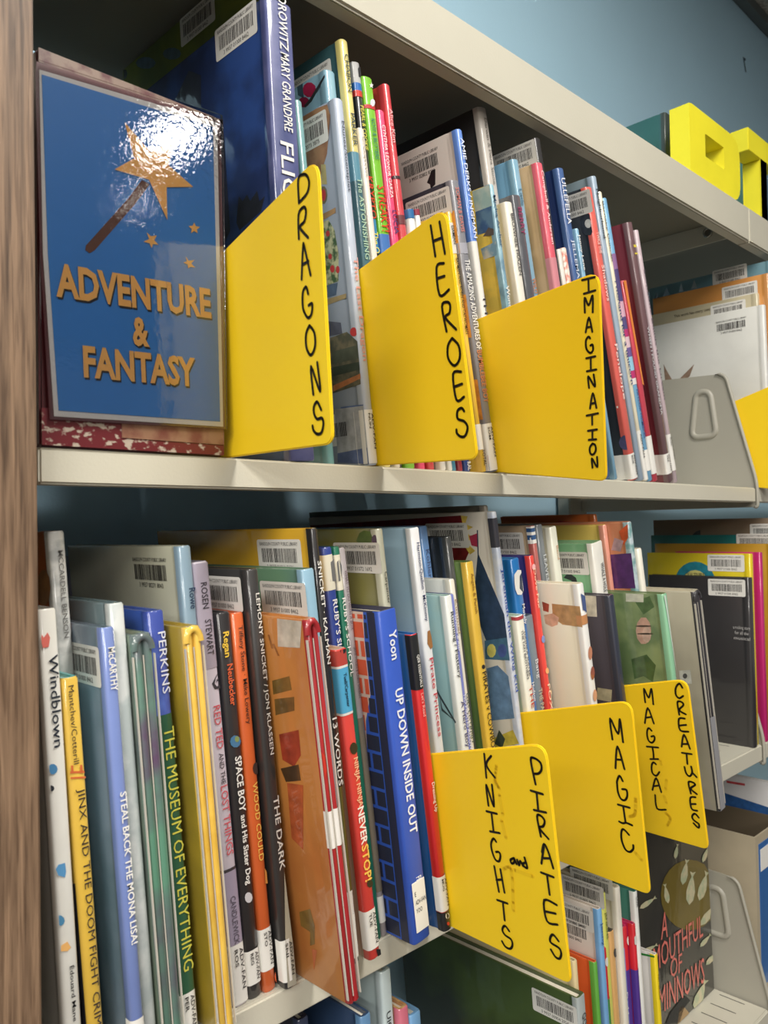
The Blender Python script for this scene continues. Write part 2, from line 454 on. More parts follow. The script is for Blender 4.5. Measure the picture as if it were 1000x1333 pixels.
def canopy(x0, x1):
    bm = bmesh.new()
    box_bm(x0 - K.x, x1 - K.x, 0, .005, Z_CB, Z_CT, .002, bm, 3)
    box_bm(x0 - K.x + .001, x1 - K.x - .001, .004, .275, Z_CT - .006, Z_CT - .0006, 0, bm)
    box_bm(x0 - K.x + .001, x1 - K.x - .001, .004, .016, Z_CB + .0002, Z_CB + .0018, 0, bm)
    ct = put_bm('canopy_top', bm, STEEL, case, smooth=40)
    box('shade_tinted_underside', x0 - K.x + .001, x1 - K.x - .001, .0055, .274, Z_CT - .0085, Z_CT - .0065, mat((136, 132, 118), .6), ct)  # added sheet, its darker grey standing in for shade under the canopy
canopy(.165, BAY - .0004); canopy(BAY + .0004, 2.06)
wx = at_y(49.5, 660, -.018).x
WOOD = None
def wood_mat():
    m = bpy.data.materials.new('wood_grain_laminate'); m.use_nodes = True; nt = m.node_tree; b = nt.nodes['Principled BSDF']; b.inputs['Roughness'].default_value = .5
    tc = nt.nodes.new('ShaderNodeTexCoord'); mp = nt.nodes.new('ShaderNodeMapping'); mp.inputs['Scale'].default_value = (230, 230, 12)
    n = nt.nodes.new('ShaderNodeTexNoise'); n.inputs['Scale'].default_value = 1; n.inputs['Detail'].default_value = 6; n.inputs['Distortion'].default_value = .6
    mp2 = nt.nodes.new('ShaderNodeMapping'); mp2.inputs['Scale'].default_value = (700, 700, 26)
    n2 = nt.nodes.new('ShaderNodeTexNoise'); n2.inputs['Scale'].default_value = 1; n2.inputs['Detail'].default_value = 3
    r = nt.nodes.new('ShaderNodeValToRGB'); e = r.color_ramp.elements
    e[0].position = .3; e[0].color = S((88, 68, 52)); e[1].position = .66; e[1].color = S((150, 122, 97))
    mx = nt.nodes.new('ShaderNodeMix'); mx.data_type = 'RGBA'; mx.blend_type = 'MULTIPLY'; mx.inputs[0].default_value = .55
    r2 = nt.nodes.new('ShaderNodeValToRGB'); r2.color_ramp.elements[0].position = .36; r2.color_ramp.elements[1].position = .5; r2.color_ramp.elements[0].color = (.30, .25, .22, 1)
    L = nt.links
    L.new(tc.outputs['Object'], mp.inputs[0]); L.new(tc.outputs['Object'], mp2.inputs[0]); L.new(mp.outputs[0], n.inputs[0]); L.new(mp2.outputs[0], n2.inputs[0])
    L.new(n.outputs['Fac'], r.inputs[0]); L.new(n2.outputs['Fac'], r2.inputs[0]); L.new(r.outputs[0], mx.inputs[6]); L.new(r2.outputs[0], mx.inputs[7]); L.new(mx.outputs[2], b.inputs['Base Color'])
    bp = nt.nodes.new('ShaderNodeBump'); bp.inputs['Strength'].default_value = .35; bp.inputs['Distance'].default_value = .0006
    L.new(n2.outputs['Fac'], bp.inputs['Height']); L.new(bp.outputs[0], b.inputs['Normal']); return m
cbox('end_panel', wx - .06, wx, -.018, .285, 0, Z_CT + .01, wood_mat(), .0012)
cbox('upright', .163, .1655, .02, .285, 0, Z_CT - .008, STEEL)
for x in (BAY - .03, 2.04):
    cbox('upright', x, x + .05, .272, .295, 0, Z_CT - .008, mat((150, 150, 140), .5), .002)

def tube(pts, rx, closed=True, n=8, flat=1.0):
    vs, fs = [], []; k = len(pts)
    for i, p in enumerate(pts):
        a = pts[(i - 1) % k]; c = pts[(i + 1) % k]; t = (c - a).normalized(); nx = Vector((1, 0, 0)); b = t.cross(nx).normalized()
        for j in range(n):
            q = 2 * math.pi * j / n; vs.append(p + nx * rx * flat * math.cos(q) + b * rx * math.sin(q))
    for i in range(k if closed else k - 1):
        for j in range(n): fs.append((i * n + j, i * n + (j + 1) % n, ((i + 1) % k) * n + (j + 1) % n, ((i + 1) % k) * n + j))
    return vs, fs
def round_poly(pts, rs, seg=5):
    out = []; n = len(pts)
    for i, p in enumerate(pts):
        p = Vector(p); a = Vector(pts[i - 1]); c = Vector(pts[(i + 1) % n]); r = rs[i] if isinstance(rs, (list, tuple)) else rs
        if not r: out.append(p); continue
        u = (a - p).normalized(); v = (c - p).normalized(); r = min(r, (a - p).length / 2.1, (c - p).length / 2.1)
        A, B = p + u * r, p + v * r
        for k in range(seg + 1):
            t = k / seg; out.append(A * (1 - t) ** 2 + p * 2 * t * (1 - t) + B * t * t)
    return out
def slab(name, pts3, nrm, th, m, parent=None, bevel=0, loc=None):
    """polygon of 3-D points given a thickness along nrm"""
    bm = bmesh.new(); nrm = Vector(nrm)
    a = [bm.verts.new(p) for p in pts3]; b = [bm.verts.new(Vector(p) + nrm * th) for p in pts3]; n = len(a)
    bm.faces.new(a); bm.faces.new(list(reversed(b)))
    for i in range(n): bm.faces.new((a[i], b[i], b[(i + 1) % n], a[(i + 1) % n]))
    bmesh.ops.recalc_face_normals(bm, faces=bm.faces)
    if bevel: bmesh.ops.bevel(bm, geom=[e for e in bm.edges if e.calc_face_angle(0) > 1.0], offset=bevel, segments=2, affect='EDGES')
    return put_bm(name, bm, m, parent, loc, smooth=45)
BRK = mat((164, 161, 149), .4, var=.03, scale=8)
for z in (Z_M, Z_L, Z_B, .32):
    for bx in (BAY, 2.065):
        pts = round_poly([(-.0015, z - .026), (-.0015, z + .006), (.038, z + .160), (.27, z + .169), (.27, z - .026)], [.004, .02, .012, 0, 0])
        br = slab('shelf_bracket', [(bx - K.x, q.x, q.y) for q in pts], (1, 0, 0), .0028, BRK, case, .0006)
        rim = [Vector((bx - K.x - .0006, q.x, q.y)) for q in pts[:-2]]
        vs, fs = tube(rim, .0024, closed=False, flat=.9); put('rolled_edge', vs, fs, BRK, br, smooth=60)
        h = [(.052, z + .075), (.060, z + .138), (.080, z + .139), (.088, z + .075)]
        ring = [Vector((bx - K.x, q.x, q.y)) for q in round_poly(h, .012)]
        vs, fs = tube(ring, .0042, flat=.7); put('embossed_handle', vs, fs, BRK, br, smooth=60)
    # the hanging flange and its screw under the canopy
for bx in (BAY - .003, 2.05):
    fl = slab('canopy_bracket', [(bx - K.x, .018, Z_CT - .009), (bx - K.x, .27, Z_CT - .009), (bx - K.x, .27, Z_CB + .0105), (bx - K.x, .018, Z_CB + .0125)], (1, 0, 0), .002, STEEL, case)
    sp_ = at_x(922, 303, bx)
    vs, fs = tube([Vector((bx - K.x - .001, .0555 + .006 * math.cos(a * .785), Z_CB + .0272 + .006 * math.sin(a * .785))) for a in range(8)], .0016); put('screw_head', vs, fs, mat((190, 190, 185), .2, metal=.9), fl, smooth=60)
    put('screw_face', [(bx - K.x - .0015, .0555 + .0055 * math.cos(a * .785), Z_CB + .0272 + .0055 * math.sin(a * .785)) for a in range(8)], [tuple(range(8))], mat((120, 118, 112), .3, metal=.8), fl)

# ---------------------------------------------------------------- poster on its display block
PY = -.004
blk = [at_y(48, 77, 0), at_y(284, 155, 0), at_y(293, 588, 0), at_y(50, 581, 0)]
x0, x1 = max(.1668, blk[0].x), (blk[1].x + blk[2].x) / 2
bt = thing('display_block', 'worn maroon display block with scraped bottom edge behind the blue poster', 'block', (x0, 0, Z_M))
zt = (blk[0].z + blk[1].z) / 2 - Z_M
print('BLOCK', [tuple(round(v, 4) for v in p) for p in blk])
box('block', 0, x1 - x0, 0, .024, .0002, blk[1].z - Z_M, mat((84, 24, 32), .35, .5, c2=(74, 30, 30), scale=20), bt, .0012)
m = bpy.data.materials.new('scraped_paint')
box('worn_strip', .0005, x1 - x0 - .0006, -.0012, .0002, .001, .0205, mat((100, 28, 36), .4, .3, c2=(178, 164, 150), scale=170, thr=(.54, .62), stretch=(1, 1, 1.6)), bt)
box('tape_strip', .045, x1 - x0 - .0008, -.0018, -.0012, .0075, .020, mat((140, 104, 82), .4, .3, c2=(110, 60, 52), scale=90, thr=(.4, .66)), bt)
box('worn_strip', .0005, x1 - x0 - .0006, -.0012, .0002, blk[1].z - Z_M - .008, blk[1].z - Z_M - .0004, mat((134, 112, 98), .4, .3, c2=(92, 44, 46), scale=120, thr=(.45, .66)), bt)
frp = Frame((x0, PY + .002, Z_M), Matrix.Identity(3))
ps = thing('poster', 'blue laminated poster reading ADVENTURE & FANTASY with a star tipped wand', 'sign', (x0, PY + .002, Z_M))
def pq(pts, off): return [(to3('spine', *px2(frp, 'spine', *q), off)) for q in pts]
def psheet(name, pts, c, off, th, m=None):
    P3 = pq(pts, off); return slab(name, P3, (0, 1, 0), th, m or mat(c, .45, var=.015), ps)
psheet('paper', [(50.5, 91), (55.5, 330), (70, 542), (290, 555.5), (282, 159.5)], (238, 234, 230), .0006, .0006)
psheet('blue_print', [(53.5, 98), (61.5, 330), (75.5, 534.5), (285.5, 549), (276, 166)], (52, 136, 218), .0011, .0004)
STARC = mat((255, 192, 104), .5)
def Zr(ox, oy, s): return lambda pts: [(ox + x / s, oy + y / s) for x, y in pts]
a7 = Zr(50, 90, 4.1667); a8 = Zr(50, 330, 4.1667)
poly('wand_stick', frp, ps, 'spine', a7([(555, 605), (598, 628), (520, 735), (300, 985), (272, 1002), (248, 985), (252, 960), (480, 705)]), mat((104, 58, 40), .5), .00145)
poly('wand_star', frp, ps, 'spine', a7([(460, 293), (600, 455), (733, 388), (697, 525), (832, 643), (688, 645), (692, 823), (592, 604), (406, 549), (513, 488)]), STARC, .0017)
poly('small_star', frp, ps, 'spine', a7([(580, 889), (604, 910), (635, 905), (622, 932), (645, 956), (614, 953), (608, 975), (596, 948), (563, 940), (594, 925)]), STARC, .0015)
poly('small_star', frp, ps, 'spine', a7([(838, 834), (847, 855), (870, 860), (853, 873), (857, 893), (838, 882), (820, 894), (825, 871), (808, 855), (830, 853)]), STARC, .0015)
poly('small_star', frp, ps, 'spine', a8([(792, 20), (808, 42), (840, 38), (822, 57), (843, 79), (820, 76), (805, 84), (803, 64), (780, 52), (799, 45)]), STARC, .0015)
def ptext(s, a, b, hp, shadow=True):
    A = px2(frp, 'spine', *a); B = px2(frp, 'spine', *b); k = (at_y(a[0], a[1], 0) - EYE).length / F_PX * 1.12
    if shadow: text_uv('lettering_shadow', ps, 'spine', s, (A[0] + .0008, A[1] - .0010), (B[0] + .0008, B[1] - .0010), hp * k, mat((28, 26, 34), .5), .0015, bold=.035)
    text_uv('lettering', ps, 'spine', s, A, B, hp * k, STARC, .0018, bold=.035)
ptext('ADVENTURE', (70.5, 365), (272.5, 396.5), 36)
ptext('&', (170.5, 431.5), (192, 434), 32)
ptext('FANTASY', (106.5, 471), (252.5, 485.5), 35)
lam = pq([(47.8, 80), (46, 95), (52, 330), (64.5, 546), (293, 559), (287.5, 158)], .0024)
slab('laminate_film', lam, (0, 1, 0), .0004, film_mat(.14, 320, .055), ps)
poly('film_margin', frp, ps, 'spine', [(47.8, 80), (46, 95), (52, 330), (64.5, 546), (293, 559), (287.5, 158)], mat((96, 52, 56), .3, .6), .0001)

# ---------------------------------------------------------------- yellow shelf dividers
YEL = mat((255, 214, 36), .38, var=.02, scale=5, bump=.1, bscale=300)
MARK = mat((22, 18, 14), .5)
GHOST = mat((244, 203, 32), .42)
def divider(label, x, th, zs, FT, FB, TLp, BLp, lines, wd, ghost=(), back=.1, bottom=None):
    th = math.radians(th)
    o = at_x(FB[0], FB[1], x); R = lean_rot(th)
    # drop the plate straight down to the shelf along its own lean
    org = Vector((x, 0, zs + .0006)); fr = Frame(org, R)
    d = thing('shelf_divider', label, 'divider', org, (0, -th, 0), 'yellow lettered shelf dividers')
    L2 = lambda p: px2(fr, 'cover', *p)                # u = towards the viewer
    ft, fb, tl, bl = L2(FT), L2(FB), L2(TLp), L2(BLp)
    s = (ft[1] - tl[1]) / (ft[0] - tl[0]); sb = (fb[1] - bl[1]) / (fb[0] - bl[0])
    ub = -back
    top_b = (ub, ft[1] + s * (ub - ft[0])); 
    z0 = max(fb[1] + sb * (0.002 - fb[0]), 0)
    pts = [fb, ft, top_b, (ub, 0), (-.001, 0)]
    if fb[1] + sb * (.001 - fb[0]) > .0005: pts = [fb, ft, top_b, (ub, 0), (-.001, 0)]
    rp = round_poly(pts, [.007, .012, .004, 0, 0])
    slab('plate', [to3('cover', q.x, q.y, 0) for q in rp], (1, 0, 0), .0024, YEL, d, .0007)
    ink = [[L2(q) for q in ln] for ln in lines]
    k = 0
    for ln in ink: strokes_uv('marker_stroke', d, 'cover', [ln], wd * .8, MARK, .0005 + .00002 * ink.index(ln))
    for ln in ghost: strokes_uv('erased_stroke', d, 'cover', [[L2(q) for q in ln]], wd * 1.3, GHOST, .00025)
    print('DIV', label[-30:], 'front u %.3f z %.3f  top %.3f slope %.2f bottomslope %.2f' % (fb[0], fb[1], ft[1], s, sb))
    return d, fr
A = Zr(360, 215, 7.4); Bq = Zr(360, 390, 7.4)
dr = [A([(222, 365), (215, 140), (260, 90), (300, 105), (320, 170), (300, 270), (222, 362)]),
      A([(222, 710), (218, 480), (265, 405), (290, 440), (275, 540), (232, 600), (312, 700)]),
      A([(248, 1100), (262, 790), (275, 790), (335, 1060)]), A([(255, 960), (315, 925)]),
      A([(312, 1240), (292, 1175), (262, 1220), (258, 1330)]) + Bq([(270, 110), (310, 175), (345, 135), (350, 40), (318, 55)]),
      Bq([(325, 250), (292, 330), (295, 460), (338, 535), (378, 450), (372, 320), (325, 250)]),
      Bq([(362, 915), (340, 645), (428, 885), (400, 605)]),
      Bq([(438, 1060), (400, 985), (368, 1030), (370, 1100), (400, 1150), (445, 1140), (460, 1200), (440, 1280), (400, 1295), (365, 1260), (355, 1215)])]
divider('yellow divider plate lettered DRAGONS beside the blue poster', .291, 2.5, Z_M, (413, 203), (433, 578), (287, 330), (297, 595), dr, .0021)
A = Zr(540, 260, 7.4); Bq = Zr(540, 430, 7.4)
he = [A([(158, 250), (203, 545)]), A([(243, 213), (295, 518)]), A([(180, 400), (262, 368)]),
      A([(285, 612), (215, 650), (245, 920), (335, 865)]), A([(232, 755), (292, 735)]),
      A([(312, 1268), (268, 1030), (310, 985), (345, 1010), (340, 1090), (300, 1135), (405, 1250)]),
      Bq([(365, 75), (325, 150), (328, 270), (388, 340), (438, 270), (430, 150), (365, 75)]),
      Bq([(452, 398), (375, 420), (408, 670), (480, 640)]), Bq([(395, 540), (462, 515)]),
      Bq([(482, 778), (458, 748), (418, 775), (420, 850), (480, 875), (515, 930), (495, 1010), (455, 1025), (415, 995), (408, 955)])]
divider('yellow divider plate lettered HEROES', .4205, 7.0, Z_M, (580, 268), (622, 598), (472, 347), (490, 607), he, .0023)
A = Zr(730, 350, 9.52); Bq = Zr(730, 480, 9.52)
im = [A([(270, 140), (430, 100)]), A([(348, 125), (352, 285)]), A([(292, 308), (435, 265)]),
      A([(305, 540), (303, 360), (352, 450), (400, 330), (402, 535)]),
      A([(315, 785), (355, 605), (398, 780)]), A([(330, 725), (385, 715)]),
      A([(370, 860), (350, 840), (318, 890), (325, 990), (370, 1040), (405, 1010), (402, 940), (375, 948)]),
      A([(322, 1108), (435, 1082)]), A([(378, 1095), (380, 1255)]), A([(330, 1268), (448, 1245)]),
      Bq([(358, 235), (348, 95), (430, 220), (415, 70)]),
      Bq([(370, 490), (405, 305), (450, 485)]), Bq([(385, 430), (435, 420)]),
      Bq([(328, 580), (470, 550)]), Bq([(395, 570), (398, 690)]),
      Bq([(345, 768), (458, 750)]), Bq([(400, 765), (400, 875)]), Bq([(355, 880), (448, 872)]),
      Bq([(400, 925), (368, 980), (375, 1045), (410, 1060), (442, 1010), (435, 945), (400, 925)]),
      Bq([(402, 1222), (395, 1110), (460, 1215), (458, 1090)])]
divider('yellow divider plate lettered IMAGINATION', .5640, 10.9, Z_M, (780, 352), (790, 627), (625, 414), (650, 619), im, .0021)
A = Zr(610, 970, 7.143); Bq = Zr(610, 1110, 7.143)
kn = [A([(150, 78), (170, 300)]), A([(215, 98), (170, 180), (250, 300)]),
      A([(190, 560), (170, 368), (240, 568), (222, 365)]),
      A([(172, 612), (268, 635)]), A([(218, 625), (238, 800)]), A([(205, 798), (295, 815)]),
      A([(262, 895), (238, 865), (215, 910), (225, 985)]) + Bq([(255, 60), (290, 75), (302, 20), (285, -10), (262, -10)]),
      Bq([(245, 122), (288, 360)]), Bq([(302, 150), (340, 368)]), Bq([(265, 250), (318, 245)]),
      Bq([(272, 435), (368, 468)]), Bq([(325, 452), (342, 625)]),
      Bq([(385, 725), (345, 675), (320, 710), (345, 760), (400, 800), (415, 850), (395, 888), (350, 870), (318, 820)]),
      A([(630, 360), (585, 135), (620, 118), (675, 160), (685, 220), (660, 258), (615, 262)]),
      A([(585, 418), (698, 452)]), A([(640, 440), (655, 600)]), A([(615, 598), (728, 622)]),
      A([(680, 845), (645, 660), (680, 652), (715, 700), (700, 750), (665, 765), (752, 868)]),
      A([(690, 990), (710, 915), (750, 990)]) + Bq([(795, 140)]), Bq([(685, 95), (708, -60)]), Bq([(705, 45), (765, 48)]),
      Bq([(682, 178), (798, 222)]), Bq([(738, 205), (762, 385)]),
      Bq([(828, 480), (712, 435), (738, 630), (835, 662)]), Bq([(725, 540), (818, 560)]),
      Bq([(845, 815), (795, 755), (768, 785), (775, 830), (850, 880), (870, 930), (855, 978), (815, 960), (775, 895)]),
      Bq([(430, 45), (400, 60), (410, 95), (435, 80), (432, 45), (455, 100)]), Bq([(462, 60), (478, 110), (490, 70), (515, 118)]), Bq([(545, 85), (515, 95), (530, 125), (555, 130), (530, 40)])]
gh = [A([(262, 190), (250, 330), (290, 400)]), A([(290, 460), (320, 640)]), A([(310, 700), (350, 860)]), Bq([(330, 150), (400, 160), (420, 540)]), Bq([(430, 160), (600, 220)])]
divider('yellow divider plate lettered KNIGHTS and PIRATES', .4602, 7.7, Z_L, (710, 968), (744, 1283), (565, 981), (590, 1211), kn, .0021, gh)
A = Zr(770, 920, 12.5); Bq = Zr(770, 1010, 12.12)
ma = [A([(348, 528), (310, 190), (440, 438), (468, 200), (520, 570)]),
      A([(398, 995), (430, 645), (545, 1015)]), A([(425, 855), (495, 860)]),
      A([(515, 1205), (465, 1120), (425, 1200), (425, 1260)]) + Bq([(425, 250), (470, 355), (530, 380), (570, 320), (560, 220), (490, 205)]),
      Bq([(425, 448), (610, 498)]), Bq([(508, 480), (545, 725)]), Bq([(445, 715), (500, 742), (555, 735), (650, 775)]),
      Bq([(600, 925), (515, 838), (480, 880), (485, 1010), (540, 1150), (610, 1195), (665, 1150), (668, 1090)])]
divider('yellow divider plate lettered MAGIC', .6157, 9.3, Z_L, (822, 912), (847, 1166), (705, 925), (729, 1129), ma, .0023, [Bq([(700, 350), (690, 600), (600, 640)]), Bq([(700, 1210), (800, 1330)])])
A = Zr(825, 880, 10); Bq = Zr(825, 975, 10)
cr = [A([(155, 340), (138, 165), (200, 280), (235, 165), (260, 365)]),
      A([(150, 610), (188, 415), (268, 618)]), A([(165, 540), (235, 530)]),
      A([(238, 710), (200, 675), (178, 730), (195, 830), (240, 865), (275, 830), (272, 780), (235, 785)]),
      A([(175, 915), (325, 928)]), A([(248, 920), (262, 1000)]) + Bq([(265, 120)]), Bq([(222, 128), (325, 128)]),
      Bq([(295, 195), (262, 170), (238, 220), (250, 310), (300, 345), (340, 295)]),
      Bq([(250, 530), (298, 375), (365, 560)]), Bq([(270, 480), (338, 470)]),
      Bq([(285, 595), (310, 770), (425, 785)]),
      A([(640, 150), (600, 95), (555, 150), (555, 240), (600, 285), (650, 255)]),
      A([(600, 500), (575, 345), (615, 328), (655, 370), (600, 440), (685, 495)]),
      A([(672, 550), (595, 555), (610, 700), (718, 720)]), A([(605, 640), (690, 632)]),
      A([(630, 915), (662, 760), (740, 945)]), A([(640, 880), (715, 880)]),
      Bq([(635, 45), (762, 62)]), Bq([(695, 60), (706, 190)]),
      Bq([(668, 228), (690, 310), (735, 350), (768, 300), (755, 225)]), Bq([(768, 300), (828, 362)]),
      Bq([(752, 575), (720, 435), (760, 422), (808, 460), (750, 510), (830, 582)]),
      Bq([(812, 622), (745, 632), (760, 770), (835, 798)]), Bq([(755, 710), (815, 710)]),
      Bq([(855, 888), (805, 835), (768, 870), (790, 920), (855, 970), (850, 1020), (785, 958)])]
divider('yellow divider plate lettered MAGICAL CREATURES', .7312, 10.6, Z_L, (895, 884), (923, 1107), (818, 892), (842, 1088), cr, .0022, [Bq([(350, 150), (360, 200)]), Bq([(430, 400), (420, 520)]), Bq([(400, 610), (430, 700)]), Bq([(420, 830), (480, 900), (440, 1000)])])
divider('yellow divider plate without visible lettering beyond the shelf bracket', 1.1335, 2.0, Z_M, (1018, 496), (1032, 640), (957, 522), (985, 636), [], .002, back=.12)

# ---------------------------------------------------------------- yellow letters on top of the case
YL = mat((240, 228, 44), .6, var=.05, scale=14, bump=.3, bscale=220)
fy = .004
TL = at_y(897, 132, fy); xr = at_y(963, 200, fy).x; dep = at_x(877, 139, TL.x).y - fy
print('LETTER', TL, xr, dep)
dep = min(max(dep, .025), .05)
def letter(name, label, x, outer, hole=None):
    t = thing(name, label, 'letter', (x, fy, Z_CT + .0003)); bm = bmesh.new()
    if hole is None:
        slab('body', [(a, 0, c) for a, c in outer], (0, 1, 0), dep, YL, t, .0008); return t
    N = len(outer); o2 = outer
    # resample: bridge outer and hole outlines point for point
    F0 = [bm.verts.new((a, 0, c)) for a, c in o2]; F1 = [bm.verts.new((a, dep, c)) for a, c in o2]
    H0 = [bm.verts.new((a, 0, c)) for a, c in hole]; H1 = [bm.verts.new((a, dep, c)) for a, c in hole]
    for i in range(N):
        j = (i + 1) % N
        bm.faces.new((F0[i], F0[j], F1[j], F1[i])); bm.faces.new((H0[i], H1[i], H1[j], H0[j]))
        bm.faces.new((F0[i], H0[i], H0[j], F0[j])); bm.faces.new((F1[i], F1[j], H1[j], H1[i]))
    put_bm('body', bm, YL, t, smooth=40); return t
W_ = xr - TL.x; H_ = TL.z - Z_CT
hl = at_y(918, 176, fy).x - TL.x; hr = at_y(942.5, 190, fy).x - TL.x; ht = at_y(930, 183, fy).z - Z_CT; hb = at_y(930, 212, fy).z - Z_CT
outer = []; hole = []
for i in range(48):                       # both outlines start at the lower left corner and run clockwise
    f = i / 48
    seg, k = divmod(i, 12); k /= 12
    def along(x0, x1, z0, z1, r):
        P = round_poly([(x0, z0), (x0, z1), (x1, z1), (x1, z0)], [0, 0, r, r], 8)
        # arc-length sampling per side
        L = [Vector(p) for p in P] + [Vector(P[0])]; T = [0]
        for a, c in zip(L, L[1:]): T.append(T[-1] + (c - a).length)
        s = T[-1] * f
        for q in range(len(T) - 1):
            if T[q + 1] >= s:
                u = (s - T[q]) / (T[q + 1] - T[q] + 1e-9); return L[q].lerp(L[q + 1], u)
        return L[-1]
    outer.append(tuple(along(0, W_, 0, H_, .028))); hole.append(tuple(along(hl, hr, hb, ht, .001)))
letter('display_letter', 'yellow block letter D standing on top of the shelving', TL.x, outer, hole)
T0 = at_y(974, 165, fy); sx = at_y(998, 225, fy).x - T0.x; TH = T0.z - Z_CT
letter('display_letter', 'yellow block letter T right of the letter D', T0.x, [(0, TH), (.105, TH), (.105, TH - .032), (.105 - sx, TH - .032), (.105 - sx, 0), (sx, 0), (sx, TH - .032), (0, TH - .032)])

